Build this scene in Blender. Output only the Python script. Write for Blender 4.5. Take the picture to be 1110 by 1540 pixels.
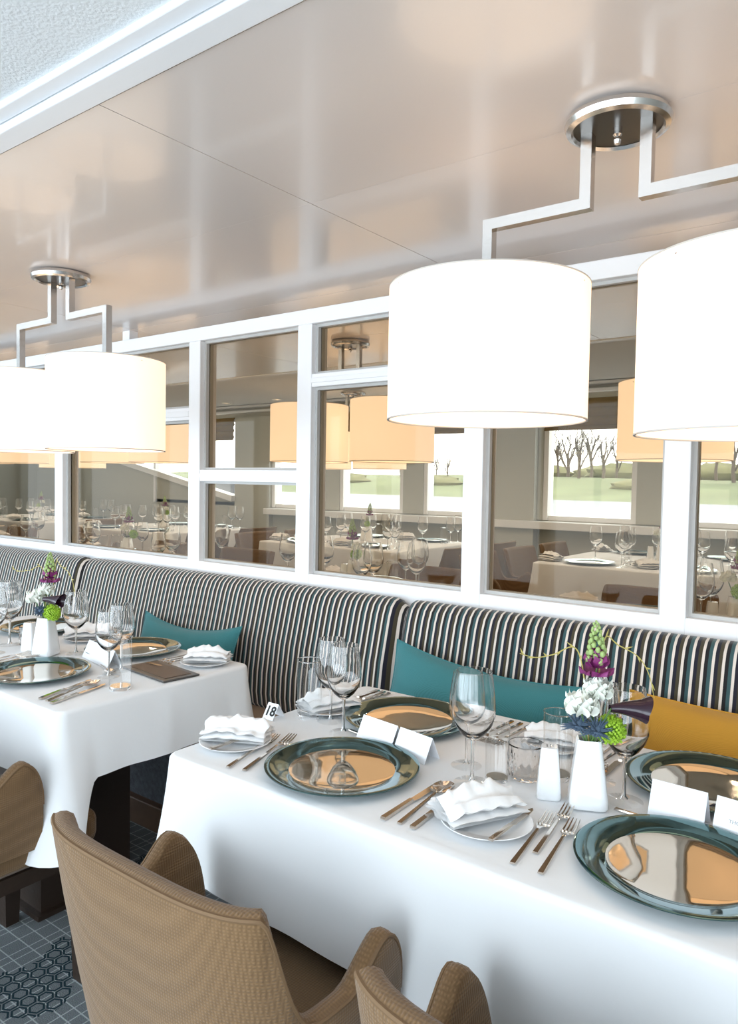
import bpy, math, random
from mathutils import Vector, Matrix, noise
R = math.radians
rng = random.Random(7)
for o in list(bpy.data.objects):
    bpy.data.objects.remove(o, do_unlink=True)
SC = bpy.context.scene
COL = SC.collection

# ------------------------------------------------------------------ camera
EYE = 1.36
yaw, pit, rol = R(-36.962), R(-2.314), R(.968)
fw = Vector((math.sin(yaw) * math.cos(pit), math.cos(yaw) * math.cos(pit), math.sin(pit)))
rt = fw.cross(Vector((0, 0, 1))).normalized()
up = rt.cross(fw)
rt2 = rt * math.cos(rol) + up * math.sin(rol)
up2 = up * math.cos(rol) - rt * math.sin(rol)
cd = bpy.data.cameras.new('camera')
cam = bpy.data.objects.new('camera', cd)
COL.objects.link(cam)
cam.matrix_world = Matrix(((rt2.x, up2.x, -fw.x, 0), (rt2.y, up2.y, -fw.y, 0), (rt2.z, up2.z, -fw.z, EYE), (0, 0, 0, 1)))
cd.sensor_fit = 'VERTICAL'
cd.sensor_height = 36
cd.lens = 1113.9 / 1540 * 36
cd.clip_start = .02
cd.clip_end = 2000
SC.camera = cam

# ------------------------------------------------------------------ sky, exposure
SC.view_settings.view_transform = 'Standard'
SC.view_settings.look = 'None'
SC.view_settings.exposure = .52
SC.view_settings.gamma = 1
SC.view_settings.use_curve_mapping = False
SKY = 4.2
BULB_W = .4
SHADE_E = .78
DOWN_W = 9.0
w = bpy.data.worlds.new('overcast_sky')
SC.world = w
w.use_nodes = True
bg = w.node_tree.nodes['Background']
bg.inputs[0].default_value = (.80, .91, 1, 1)
bg.inputs[1].default_value = SKY

# ------------------------------------------------------------------ materials
def new_mat(name):
    m = bpy.data.materials.new(name)
    m.use_nodes = True
    nt = m.node_tree
    return m, nt, nt.nodes, nt.links, nt.nodes['Principled BSDF']

def pbr(name, col, rough=.5, metal=0, spec=.5, coat=0, bump=None, var=None, sheen=0, emit=None, sub=0):
    """bump=(scale,strength[,distance]); var=(scale,amount)"""
    m, nt, N, L, p = new_mat(name)
    p.inputs['Base Color'].default_value = (*col, 1)
    p.inputs['Roughness'].default_value = rough
    p.inputs['Metallic'].default_value = metal
    p.inputs['Specular IOR Level'].default_value = spec
    p.inputs['Coat Weight'].default_value = coat
    p.inputs['Coat Roughness'].default_value = .05
    p.inputs['Sheen Weight'].default_value = sheen
    if emit:
        p.inputs['Emission Color'].default_value = (*emit[0], 1)
        p.inputs['Emission Strength'].default_value = emit[1]
    if bump or var:
        tc = N.new('ShaderNodeTexCoord')
    if bump:
        t = N.new('ShaderNodeTexNoise'); t.inputs['Scale'].default_value = bump[0]; t.inputs['Detail'].default_value = 4
        b = N.new('ShaderNodeBump'); b.inputs['Strength'].default_value = bump[1]
        b.inputs['Distance'].default_value = bump[2] if len(bump) > 2 else .01
        L.new(tc.outputs['Object'], t.inputs['Vector']); L.new(t.outputs['Fac'], b.inputs['Height']); L.new(b.outputs['Normal'], p.inputs['Normal'])
    if var:
        t = N.new('ShaderNodeTexNoise'); t.inputs['Scale'].default_value = var[0]; t.inputs['Detail'].default_value = 5
        x = N.new('ShaderNodeMix'); x.data_type = 'RGBA'
        x.inputs['A'].default_value = (*[c * (1 - var[1]) for c in col], 1)
        x.inputs['B'].default_value = (*[min(1, c * (1 + var[1])) for c in col], 1)
        L.new(tc.outputs['Object'], t.inputs['Vector']); L.new(t.outputs['Fac'], x.inputs['Factor']); L.new(x.outputs['Result'], p.inputs['Base Color'])
    return m

def weave(name, col, col2, scale, rough=.85, strength=.4, sheen=.2):
    m, nt, N, L, p = new_mat(name)
    tc = N.new('ShaderNodeTexCoord')
    hs = []
    for d in ('X', 'Y', 'Z'):
        wv = N.new('ShaderNodeTexWave'); wv.bands_direction = d; wv.inputs['Scale'].default_value = scale
        wv.inputs['Distortion'].default_value = 1.2; wv.inputs['Detail Scale'].default_value = 3
        L.new(tc.outputs['Object'], wv.inputs['Vector']); hs.append(wv)
    a = N.new('ShaderNodeMath'); a.operation = 'MULTIPLY'; L.new(hs[0].outputs['Fac'], a.inputs[0]); L.new(hs[2].outputs['Fac'], a.inputs[1])
    b = N.new('ShaderNodeMath'); b.operation = 'MULTIPLY_ADD'; L.new(hs[1].outputs['Fac'], b.inputs[0]); b.inputs[1].default_value = .4; L.new(a.outputs[0], b.inputs[2])
    x = N.new('ShaderNodeMix'); x.data_type = 'RGBA'; x.inputs['A'].default_value = (*col, 1); x.inputs['B'].default_value = (*col2, 1)
    L.new(b.outputs[0], x.inputs['Factor']); L.new(x.outputs['Result'], p.inputs['Base Color'])
    bp = N.new('ShaderNodeBump'); bp.inputs['Strength'].default_value = strength; bp.inputs['Distance'].default_value = .002
    L.new(b.outputs[0], bp.inputs['Height']); L.new(bp.outputs['Normal'], p.inputs['Normal'])
    p.inputs['Roughness'].default_value = rough; p.inputs['Sheen Weight'].default_value = sheen
    p.inputs['Specular IOR Level'].default_value = .25
    return m

def stripes(name):
    m, nt, N, L, p = new_mat(name)
    tc = N.new('ShaderNodeTexCoord'); sp = N.new('ShaderNodeSeparateXYZ'); L.new(tc.outputs['Object'], sp.inputs[0])
    mu = N.new('ShaderNodeMath'); mu.operation = 'MULTIPLY'; mu.inputs[1].default_value = 1 / .0515; L.new(sp.outputs['X'], mu.inputs[0])
    fr = N.new('ShaderNodeMath'); fr.operation = 'FRACT'; L.new(mu.outputs[0], fr.inputs[0])
    cr = N.new('ShaderNodeValToRGB'); cr.color_ramp.interpolation = 'CONSTANT'
    cream, black, teal, navy, olive = (.74, .67, .60, 1), (.008, .008, .010, 1), (.036, .088, .094, 1), (.010, .010, .022, 1), (.056, .046, .024, 1)
    seq = [(0, cream), (.14, black), (.32, teal), (.5, cream), (.64, navy), (.82, olive)]
    el = cr.color_ramp.elements
    el[0].position, el[0].color = seq[0]
    el[1].position, el[1].color = seq[1]
    for q, c in seq[2:]:
        e = el.new(q); e.color = c
    L.new(fr.outputs[0], cr.inputs[0]); L.new(cr.outputs[0], p.inputs['Base Color'])
    w2 = N.new('ShaderNodeMath'); w2.operation = 'MULTIPLY'; w2.inputs[1].default_value = 6 * math.pi; L.new(mu.outputs[0], w2.inputs[0])
    nz = N.new('ShaderNodeTexNoise'); nz.inputs['Scale'].default_value = 400; L.new(tc.outputs['Object'], nz.inputs['Vector'])
    bp = N.new('ShaderNodeBump'); bp.inputs['Strength'].default_value = .25; bp.inputs['Distance'].default_value = .002
    L.new(nz.outputs['Fac'], bp.inputs['Height']); L.new(bp.outputs['Normal'], p.inputs['Normal'])
    p.inputs['Roughness'].default_value = .75; p.inputs['Sheen Weight'].default_value = .3; p.inputs['Specular IOR Level'].default_value = .3
    return m

def carpet():
    m, nt, N, L, p = new_mat('patterned_carpet')
    def mth(op, a, b=None, c=None):
        n = N.new('ShaderNodeMath'); n.operation = op
        for i, v in enumerate((a, b, c)):
            if v is None: continue
            if isinstance(v, (int, float)): n.inputs[i].default_value = v
            else: L.new(v, n.inputs[i])
        return n.outputs[0]
    def vm(op, a, b):
        n = N.new('ShaderNodeVectorMath'); n.operation = op
        for i, v in enumerate((a, b)):
            if isinstance(v, tuple): n.inputs[i].default_value = v
            else: L.new(v, n.inputs[i])
        return n
    tc = N.new('ShaderNodeTexCoord'); P = tc.outputs['Object']
    sp = N.new('ShaderNodeSeparateXYZ'); L.new(P, sp.inputs[0])
    # irregular woven lines in both directions
    def lines(ax, sc, wd):
        v = N.new('ShaderNodeTexVoronoi'); v.voronoi_dimensions = '1D'; v.feature = 'DISTANCE_TO_EDGE'; v.inputs['Scale'].default_value = sc
        L.new(ax, v.inputs['W']); return mth('LESS_THAN', v.outputs['Distance'], wd)
    ln = mth('MAXIMUM', lines(sp.outputs['X'], 24, .040), lines(sp.outputs['Y'], 20, .036))
    br = N.new('ShaderNodeTexNoise'); br.inputs['Scale'].default_value = 2.2; L.new(P, br.inputs['Vector'])
    ln = mth('MULTIPLY', ln, mth('GREATER_THAN', br.outputs['Fac'], .40))
    # hexagon outlines in patches
    q = vm('MULTIPLY', P, (24, 24, 0)).outputs[0]
    def cell(v):
        a = vm('MODULO', vm('ADD', v, (1000, 1000 * 3 ** .5, 0)).outputs[0], (1, 3 ** .5, 1)).outputs[0]
        return vm('SUBTRACT', a, (.5, 3 ** .5 / 2, 0)).outputs[0]
    a, b = cell(q), cell(vm('SUBTRACT', q, (.5, 3 ** .5 / 2, 0)).outputs[0])
    def hexd(v):
        ab = vm('ABSOLUTE', v, (0, 0, 0)).outputs[0]
        s = N.new('ShaderNodeSeparateXYZ'); L.new(ab, s.inputs[0])
        return mth('MAXIMUM', s.outputs['X'], mth('ADD', mth('MULTIPLY', s.outputs['X'], .5), mth('MULTIPLY', s.outputs['Y'], .866)))
    hd = mth('MINIMUM', hexd(a), hexd(b))
    hx = mth('MULTIPLY', mth('GREATER_THAN', hd, .33), mth('LESS_THAN', hd, .46))
    nz = N.new('ShaderNodeTexNoise'); nz.inputs['Scale'].default_value = 4.5; nz.inputs['Detail'].default_value = 0; L.new(P, nz.inputs['Vector'])
    hx = mth('MULTIPLY', hx, mth('GREATER_THAN', nz.outputs['Fac'], .585))
    x1 = N.new('ShaderNodeMix'); x1.data_type = 'RGBA'; x1.inputs['A'].default_value = (.17, .19, .20, 1); x1.inputs['B'].default_value = (.42, .46, .46, 1)
    L.new(ln, x1.inputs['Factor'])
    x2 = N.new('ShaderNodeMix'); x2.data_type = 'RGBA'; x2.inputs['B'].default_value = (.02, .04, .05, 1)
    L.new(hx, x2.inputs['Factor']); L.new(x1.outputs['Result'], x2.inputs['A'])
    fz = N.new('ShaderNodeTexNoise'); fz.inputs['Scale'].default_value = 300; L.new(P, fz.inputs['Vector'])
    x3 = N.new('ShaderNodeMix'); x3.data_type = 'RGBA'; x3.blend_type = 'MULTIPLY'; x3.inputs['Factor'].default_value = .6
    L.new(x2.outputs['Result'], x3.inputs['A']); L.new(fz.outputs['Color'], x3.inputs['B'])
    g = N.new('ShaderNodeMix'); g.data_type = 'RGBA'; g.inputs['Factor'].default_value = .5; L.new(x2.outputs['Result'], g.inputs['A']); L.new(x3.outputs['Result'], g.inputs['B'])
    L.new(g.outputs['Result'], p.inputs['Base Color'])
    bp = N.new('ShaderNodeBump'); bp.inputs['Strength'].default_value = .5; bp.inputs['Distance'].default_value = .004
    L.new(fz.outputs['Fac'], bp.inputs['Height']); L.new(bp.outputs['Normal'], p.inputs['Normal'])
    p.inputs['Roughness'].default_value = .95; p.inputs['Specular IOR Level'].default_value = .1
    return m

def thin_glass(name, tint, f0=.05, k=.9, rough=0.0):
    """one sheet surface: clear, with a Schlick mirror share that is the same from both sides"""
    m = bpy.data.materials.new(name); m.use_nodes = True
    nt = m.node_tree; N = nt.nodes; L = nt.links; N.clear()
    out = N.new('ShaderNodeOutputMaterial'); tr = N.new('ShaderNodeBsdfTransparent'); gl = N.new('ShaderNodeBsdfGlossy'); mx = N.new('ShaderNodeMixShader'); lw = N.new('ShaderNodeLayerWeight')
    tr.inputs[0].default_value = (*tint, 1); gl.inputs['Roughness'].default_value = rough
    lw.inputs['Blend'].default_value = .5
    pw = N.new('ShaderNodeMath'); pw.operation = 'POWER'; pw.inputs[1].default_value = 5
    ma = N.new('ShaderNodeMath'); ma.operation = 'MULTIPLY_ADD'; ma.inputs[1].default_value = k; ma.inputs[2].default_value = f0
    L.new(lw.outputs['Facing'], pw.inputs[0]); L.new(pw.outputs[0], ma.inputs[0]); L.new(ma.outputs[0], mx.inputs[0])
    L.new(tr.outputs[0], mx.inputs[1]); L.new(gl.outputs[0], mx.inputs[2]); L.new(mx.outputs[0], out.inputs[0])
    return m

def solid_glass(name):
    m, nt, N, L, p = new_mat(name)
    p.inputs['Transmission Weight'].default_value = 1; p.inputs['IOR'].default_value = 1.45; p.inputs['Roughness'].default_value = 0
    p.inputs['Base Color'].default_value = (1, 1, 1, 1)
    return m

M = dict(
    cloth=pbr('white_linen', (.84, .85, .86), .8, spec=.3, bump=(9, .12, .02), sheen=.1),
    napkin=pbr('white_napkin_linen', (.9, .9, .9), .8, spec=.2, bump=(60, .15, .004)),
    paint=pbr('white_gloss_paint', (.86, .87, .89), .35, bump=(30, .03)),
    gasket=pbr('grey_glazing_gasket', (.5, .5, .49), .5),
    nickel=pbr('brushed_nickel', (.66, .64, .62), .24, metal=1, bump=(120, .02)),
    nickel_dark=pbr('dark_nickel_plate', (.16, .15, .14), .3, metal=1),
    panel=pbr('lacquered_ceiling_panel', (.68, .61, .57), .26, metal=.0, spec=1.0, coat=.25),
    plaster=pbr('textured_white_ceiling', (.80, .82, .83), .9, bump=(150, .35, .006)),
    wall=pbr('grey_beige_wall_paint', (.51, .515, .475), .7, bump=(40, .04)),
    carpet=carpet(),
    stripe=stripes('striped_velvet'),
    teal=weave('teal_cushion_fabric', (.035, .17, .19), (.07, .27, .29), 260, strength=.2),
    mustard=weave('mustard_cushion_fabric', (.47, .235, .026), (.64, .33, .04), 260, strength=.2),
    chair=weave('brown_woven_upholstery', (.145, .083, .037), (.210, .124, .058), 60, strength=.4),
    piping=pbr('brown_piping', (.17, .10, .048), .8),
    wood=pbr('dark_stained_wood', (.030, .018, .012), .45, bump=(60, .1)),
    kick=pbr('walnut_plinth', (.16, .09, .055), .5, var=(14, .3)),
    tan=weave('tan_seat_fabric', (.22, .14, .08), (.32, .21, .13), 200, strength=.3),
    tweed=pbr('grey_tweed', (.11, .12, .14), .95, var=(70, .6), bump=(200, .4)),
    plate_in=pbr('gilt_mirror_glaze', (.52, .46, .38), .035, metal=1, bump=(5, .02, .02)),
    plate_rim=pbr('teal_reflection_rim', (.075, .155, .16), .05, metal=.9, coat=.3),  # teal reflection on the mirror rim is put into its colour
    china=pbr('white_china', (.85, .86, .87), .15, coat=.4),
    steel=pbr('polished_steel', (.62, .56, .50), .09, metal=1),
    glass=thin_glass('thin_clear_glass', (.975, .98, .98), .07),
    crystal=solid_glass('solid_clear_glass'),
    pane=thin_glass('bronze_tinted_pane', (.84, .785, .70), .012, .35),
    winpane=thin_glass('clear_window_pane', (.97, .98, .98), .06),
    card=pbr('white_card', (.88, .89, .92), .6),
    grey_card=pbr('dark_grey_card', (.12, .12, .12), .5),
    ink=pbr('black_ink', (.01, .01, .01), .6),
    pale_ink=pbr('grey_ink', (.35, .35, .36), .6),
    slate=pbr('dark_slate_board', (.07, .065, .06), .3),
    brownboard=pbr('brown_leather_inlay', (.10, .062, .042), .4),
    ivory=pbr('ivory_petal', (.86, .88, .80), .55, var=(30, .08)),
    purple=pbr('purple_petal', (.20, .025, .13), .5, var=(60, .4)),
    calla=pbr('near_black_calla', (.022, .006, .016), .25, coat=.3),
    thistle=pbr('blue_thistle', (.075, .115, .17), .7, var=(80, .35)),
    lime=pbr('lime_green_tuft', (.36, .58, .04), .7, var=(90, .3)),
    spire=pbr('pale_green_bud', (.34, .46, .16), .6, var=(60, .3)),
    stem=pbr('green_stem', (.10, .20, .05), .6),
    twig=pbr('yellow_twig', (.50, .42, .12), .6),
    blind=pbr('bronze_roman_blind', (.24, .155, .05), .8, bump=(150, .2)),
    grass=pbr('river_bank_grass', (.125, .152, .078), .9, var=(.09, .5)),
    water=pbr('pale_river_water', (.155, .175, .21), .45, spec=.25, bump=(1.2, .3, .1)),
    bark=pbr('bare_bark', (.09, .07, .055), .9),
    hull=pbr('dark_barge_hull', (.05, .05, .06), .6),
    rust=pbr('rusty_cargo_hatch', (.20, .10, .07), .7),
    scrub=pbr('winter_scrub', (.14, .14, .07), .9, var=(.6, .5)),
)

def shade_mat():
    m, nt, N, L, p = new_mat('cream_lamp_fabric')
    p.inputs['Base Color'].default_value = (.62, .56, .50, 1); p.inputs['Roughness'].default_value = .8
    p.inputs['Emission Color'].default_value = (1.0, .75, .52, 1); p.inputs['Emission Strength'].default_value = SHADE_E
    tc = N.new('ShaderNodeTexCoord'); t = N.new('ShaderNodeTexNoise'); t.inputs['Scale'].default_value = 250
    b = N.new('ShaderNodeBump'); b.inputs['Strength'].default_value = .15; b.inputs['Distance'].default_value = .002
    L.new(tc.outputs['Object'], t.inputs['Vector']); L.new(t.outputs['Fac'], b.inputs['Height']); L.new(b.outputs['Normal'], p.inputs['Normal'])
    return m
M['shade'] = shade_mat()
M['hem'] = pbr('shade_hem', (.55, .5, .45), .7)
M['bulb'] = pbr('lit_bulb', (1, 1, 1), .4, emit=((1, .75, .48), 6))

# ------------------------------------------------------------------ helpers
class MB:
    def __init__(s): s.V = []; s.F = []; s.mi = []
    def add(s, V, F, mi=0):
        b = len(s.V); s.V += [tuple(v) for v in V]; s.F += [tuple(i + b for i in f) for f in F]; s.mi += [mi] * len(F); return s
    def box(s, x0, x1, y0, y1, z0, z1, mi=0, mat=None):
        V = [(x, y, z) for z in (z0, z1) for y in (y0, y1) for x in (x0, x1)]
        if mat: V = [mat @ Vector(v) for v in V]
        return s.add(V, [(0, 2, 3, 1), (4, 5, 7, 6), (0, 1, 5, 4), (2, 6, 7, 3), (0, 4, 6, 2), (1, 3, 7, 5)], mi)
    def prism(s, poly, a, b, axis='z', mi=0):
        n = len(poly); V = []
        for h in (a, b):
            for p in poly:
                V.append((p[0], p[1], h) if axis == 'z' else ((p[0], h, p[1]) if axis == 'y' else (h, p[0], p[1])))
        F = [tuple(range(n))[::-1], tuple(range(n, 2 * n))] + [(i, (i + 1) % n, n + (i + 1) % n, n + i) for i in range(n)]
        return s.add(V, F, mi)
    def lathe(s, prof, n=32, cx=0, cy=0, mi=0, closed=False, mod=None):
        V = []; F = []; k = len(prof)
        for i in range(n):
            a = 2 * math.pi * i / n
            for j, (r, z) in enumerate(prof):
                rr = r * (mod(a, z) if mod else 1)
                V.append((cx + rr * math.cos(a), cy + rr * math.sin(a), z))
        for i in range(n):
            i2 = (i + 1) % n
            for j in range(k if closed else k - 1):
                j2 = (j + 1) % k
                F.append((i * k + j, i2 * k + j, i2 * k + j2, i * k + j2))
        return s.add(V, F, mi)
    def tube(s, path, r, n=8, mi=0, cap=True):
        P = [Vector(p) for p in path]; rad = r if isinstance(r, (list, tuple)) else [r] * len(P)
        V = []; prev = None
        for i, p in enumerate(P):
            t = (P[min(i + 1, len(P) - 1)] - P[max(i - 1, 0)]).normalized()
            if prev is None:
                a = Vector((0, 0, 1)) if abs(t.z) < .9 else Vector((1, 0, 0))
                u = t.cross(a).normalized()
            else:
                u = (prev - t * prev.dot(t)).normalized()
            prev = u; v = t.cross(u)
            for k in range(n):
                a = 2 * math.pi * k / n
                V.append(p + (u * math.cos(a) + v * math.sin(a)) * rad[i])
        F = []
        for i in range(len(P) - 1):
            for k in range(n):
                F.append((i * n + k, i * n + (k + 1) % n, (i + 1) * n + (k + 1) % n, (i + 1) * n + k))
        if cap:
            F += [tuple(range(n))[::-1], tuple(range((len(P) - 1) * n, len(P) * n))]
        return s.add(V, F, mi)
    def grid(s, nu, nv, fn, mi=0, wrap=False):
        V = [fn(u / (nu - (0 if wrap else 1)), v / (nv - 1)) for u in range(nu) for v in range(nv)]
        F = []
        for u in range(nu if wrap else nu - 1):
            for v in range(nv - 1):
                u2 = (u + 1) % nu
                F.append((u * nv + v, u2 * nv + v, u2 * nv + v + 1, u * nv + v + 1))
        return s.add(V, F, mi)
    def mesh(s, name, mats, smooth=True, angle=38):
        me = bpy.data.meshes.new(name); me.from_pydata(s.V, [], s.F); me.validate()
        for m in (mats if isinstance(mats, (list, tuple)) else [mats]): me.materials.append(M[m])
        if len(me.materials) > 1 and len(me.polygons) == len(s.mi):
            me.polygons.foreach_set('material_index', s.mi)
        if smooth:
            me.shade_smooth(); me.set_sharp_from_angle(angle=R(angle))
        me.update(); return me

def link(name, me, parent=None, loc=(0, 0, 0), rot=(0, 0, 0), sc=None, bevel=None):
    o = bpy.data.objects.new(name, me); COL.objects.link(o)
    o.location = loc; o.rotation_euler = rot
    if sc: o.scale = sc if isinstance(sc, (tuple, list)) else (sc,) * 3
    if parent: o.parent = parent
    if bevel:
        b = o.modifiers.new('bevel', 'BEVEL'); b.width = bevel; b.segments = 2; b.limit_method = 'ANGLE'; b.angle_limit = R(40)
    return o

def tag(o, label=None, cat=None, group=None, kind=None):
    if label: o['label'] = label
    if cat: o['category'] = cat
    if group: o['group'] = group
    if kind: o['kind'] = kind
    return o

def thing(name, label, cat, loc=(0, 0, 0), rz=0, group=None, rot=None, sc=None):
    o = bpy.data.objects.new(name, None); COL.objects.link(o); o.empty_display_size = .05
    o.location = loc; o.rotation_euler = rot or (0, 0, rz)
    if sc: o.scale = (sc,) * 3
    return tag(o, label, cat, group)

def make(spec, name, label, cat, loc=(0, 0, 0), rz=0, group=None, rot=None, sc=None):
    """spec: list of (part name, mesh, loc, rot, [sub-parts the same way])"""
    t = thing(name, label, cat, loc, rz, group, rot, sc)
    for pn, me, lo, ro, subs in spec:
        p = link(pn, me, t, lo, ro)
        for sn, sm, sl, sr, _ in subs: link(sn, sm, p, sl, sr)
    return t
Z0 = (0, 0, 0)
def part(n, me, loc=Z0, rot=Z0, subs=()): return (n, me, loc, rot, list(subs))
def struct(name, me, label=None, bevel=None):
    o = link(name, me, bevel=bevel); o['kind'] = 'structure'
    if label: o['label'] = label
    return o
def sm(x, a, b):
    t = max(0, min(1, (x - a) / (b - a))); return t * t * (3 - 2 * t)

# ------------------------------------------------------------------ room shell
CZ = 2.10                     # lacquered ceiling height
PF = 2.24                     # front face of the glazed partition
FZ = .10                      # raised floor beyond the partition
TZ = .76                      # table top, near side
TZ2 = TZ + FZ
XL, XR = -11.6, 2.6
YW = 6.4                      # window wall beyond
YN = -1.5                    # window wall on the camera's side

mb = MB(); mb.box(XL, XR, YN, PF + .03, -.1, 0)
mb.box(XL, XR, PF + .03, YW + .1, -.1, FZ)
struct('floor', mb.mesh('floor', 'carpet', False), 'grey patterned carpet floor')

# lacquered ceiling: separate panels
ce = thing('ceiling', 'glossy beige lacquered ceiling of large panels', None); ce['kind'] = 'structure'
xs = [XL, -6.88, -5.035, -3.19, -1.343, .50, XR]
ys = [.868, 1.502, 2.262, 3.0, 3.72]
for i in range(len(xs) - 1):
    for j in range(len(ys) - 1):
        mb = MB(); mb.box(xs[i] + .0014, xs[i + 1] - .0014, ys[j] + (.0004 if j in (1, 3) else .002), ys[j + 1] - (.0004 if j in (0, 2) else .002), CZ, CZ + .02)
        link('panel', mb.mesh('panel', 'panel', False), ce)
mb = MB(); mb.box(XL, XR, .86, 3.73, CZ + .021, CZ + .03)
link('backing', mb.mesh('backing', 'paint', False), ce)
mb = MB(); mb.box(XL, XR, YN, .775, CZ + .022, CZ + .06)
struct('ceiling', mb.mesh('ceiling', 'plaster', False), 'white textured ceiling beside the lacquered panels')
mb = MB(); mb.box(XL, XR, 3.80, 5.3, CZ + .022, CZ + .06); mb.box(XL, XR, 5.26, 5.3, CZ + .022, 2.32); mb.box(XL, XR, 5.26, YW, 2.30, 2.34)
struct('ceiling', mb.mesh('ceiling', 'plaster', False), 'far ceiling with raised strip over the windows')
for k, (a, b, c, d) in enumerate(((.812, .866, .772, .808), (3.722, 3.78, 3.784, 3.82))):
    mb = MB(); mb.box(XL, XR, a, b, CZ - .004, CZ + .05); mb.box(XL, XR, c, d, CZ + .010, CZ + .05)
    struct('trim_%d' % (k + 1), mb.mesh('trim', 'paint', False), 'white ceiling trim along the lacquered panels', bevel=.003)
mb = MB(); mb.box(XL - .1, XL, YN, YW, -.1, 2.4); struct('wall_left', mb.mesh('wall', 'wall', False))
mb = MB(); mb.box(XR, XR + .1, YN, YW, -.1, 2.4); struct('wall_right', mb.mesh('wall', 'wall', False))

# camera-side window wall (behind the camera): tall glazing between slim pillars
wf = MB(); wf.box(XL, XR, YN - .12, YN, -.1, .35); wf.box(XL, XR, YN - .12, YN, 2.06, 2.3)
x = XL
while x < XR:
    wf.box(x, x + .10, YN - .12, YN, .35, 2.06); x += 1.78
struct('wall_front', wf.mesh('wall', 'wall', False), 'window wall on the camera side')

# far window wall
K = YW / 7.2
def wx(v): return v * K
def wz(v): return EYE + (v - EYE) * K
WIN = [(-1.95, -.95), (-3.16, -2.21), (-4.62, -3.69), (-5.86, -4.90), (-7.04, -6.11)]
SILL, HEAD = wz(1.0), wz(2.22)
wb = MB()
wb.box(wx(-7.72), XR, YW, YW + .14, -.1, SILL)
wb.box(XL, XR, YW, YW + .14, HEAD, 2.4)
edges = [XR] + [v for a, b in WIN for v in (wx(b), wx(a))] + [wx(-7.72)]
for k in range(0, len(edges) - 1, 2):
    a, b = edges[k + 1], edges[k]
    if b - a > .02:
        wb.box(a, b, YW - .03, YW + .14, SILL, HEAD)
wb.box(wx(-7.72), wx(-7.05), YW - .06, YW + .14, 0, HEAD)
wb.box(wx(-3.69), wx(-3.22), YW - .10, YW + .14, 0, HEAD)
# raked panel at the stern end
sl = [(XL, -.1), (wx(-7.72), -.1), (wx(-7.72), wz(1.06)), (wx(-10.9), wz(1.70)), (wx(-11.2), wz(2.0)), (XL, wz(2.0))]
wb.prism(sl, YW, YW + .14, 'y')
struct('wall_back', wb.mesh('wall', 'wall', False), 'grey beige window wall of the far side')
def quad_beam(p, q, th):
    dx, dz = q[0] - p[0], q[1] - p[1]; l = math.hypot(dx, dz); nx, nz = -dz / l * th, dx / l * th
    return [p, q, (q[0] + nx, q[1] + nz), (p[0] + nx, p[1] + nz)]
mb = MB(); mb.prism(quad_beam((wx(-10.9), wz(1.70)), (wx(-7.72), wz(1.06)), .07), YW - .12, YW + .02, 'y')
struct('trim_3', mb.mesh('trim', 'paint', False), 'white raked trim rising along the stern wall')
mb = MB(); mb.box(wx(-7.05), XR, YW - .16, YW + .02, wz(.91), wz(.99))
struct('trim_4', mb.mesh('trim', 'paint', False), 'long white window sill', bevel=.006)
mb = MB(); mb.box(XL, XR, YW - .07, YW, 2.18, 2.21); mb.box(XL, XR, YW - .11, YW, 2.24, 2.27)
struct('trim_5', mb.mesh('trim', 'paint', False), 'white cornice over the windows', bevel=.004)
WALLW = [(wx(a), wx(b)) for a, b in WIN] + [(wx(-8.5), wx(-7.72)), (wx(-9.6), wx(-8.56))]
for k, (a, b) in enumerate(WALLW):
    t = thing('window_%d' % (k + 1), 'window looking onto the river', None); t['kind'] = 'structure'
    for nm, bx in (('frame_stile', (a, a + .045)), ('frame_stile', (b - .045, b))):
        m2 = MB(); m2.box(bx[0], bx[1], YW - .02, YW + .10, SILL, HEAD); link(nm, m2.mesh(nm, 'paint', False), t)
    for z0, z1 in ((SILL, SILL + .04), (HEAD - .04, HEAD)):
        m2 = MB(); m2.box(a + .045, b - .045, YW, YW + .10, z0, z1); link('frame_rail', m2.mesh('frame_rail', 'paint', False), t)
    m2 = MB(); m2.add([(a, YW + .06, SILL), (b, YW + .06, SILL), (b, YW + .06, HEAD), (a, YW + .06, HEAD)], [(0, 1, 2, 3)]); link('pane', m2.mesh('pane', 'winpane', False), t)
blind_lbl = ['over the river window behind the far right post', 'over the river window with bare trees', 'over the window left of the wide grey pillar', 'over the window behind the far lamps', 'over the window right of the far grey pillar', 'over the window beside the raked trim', 'above the raked trim']
for k, (a, b) in enumerate(WALLW):
    def bl(u, v, a=a, b=b):
        z = HEAD - v * (HEAD - wz(1.91)); f = abs(math.sin(v * math.pi * 3.5))
        return (a + .02 + u * (b - a - .04), YW - .045 - .02 * f - .01 * v, z)
    m2 = MB(); m2.grid(2, 43, bl); o = link('roman_blind', m2.mesh('roman_blind', 'blind'))
    tag(o, 'folded bronze roman blind ' + blind_lbl[k], 'blind', 'roman blinds on the far windows')
    o.modifiers.new('solid', 'SOLIDIFY').thickness = .006

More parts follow.
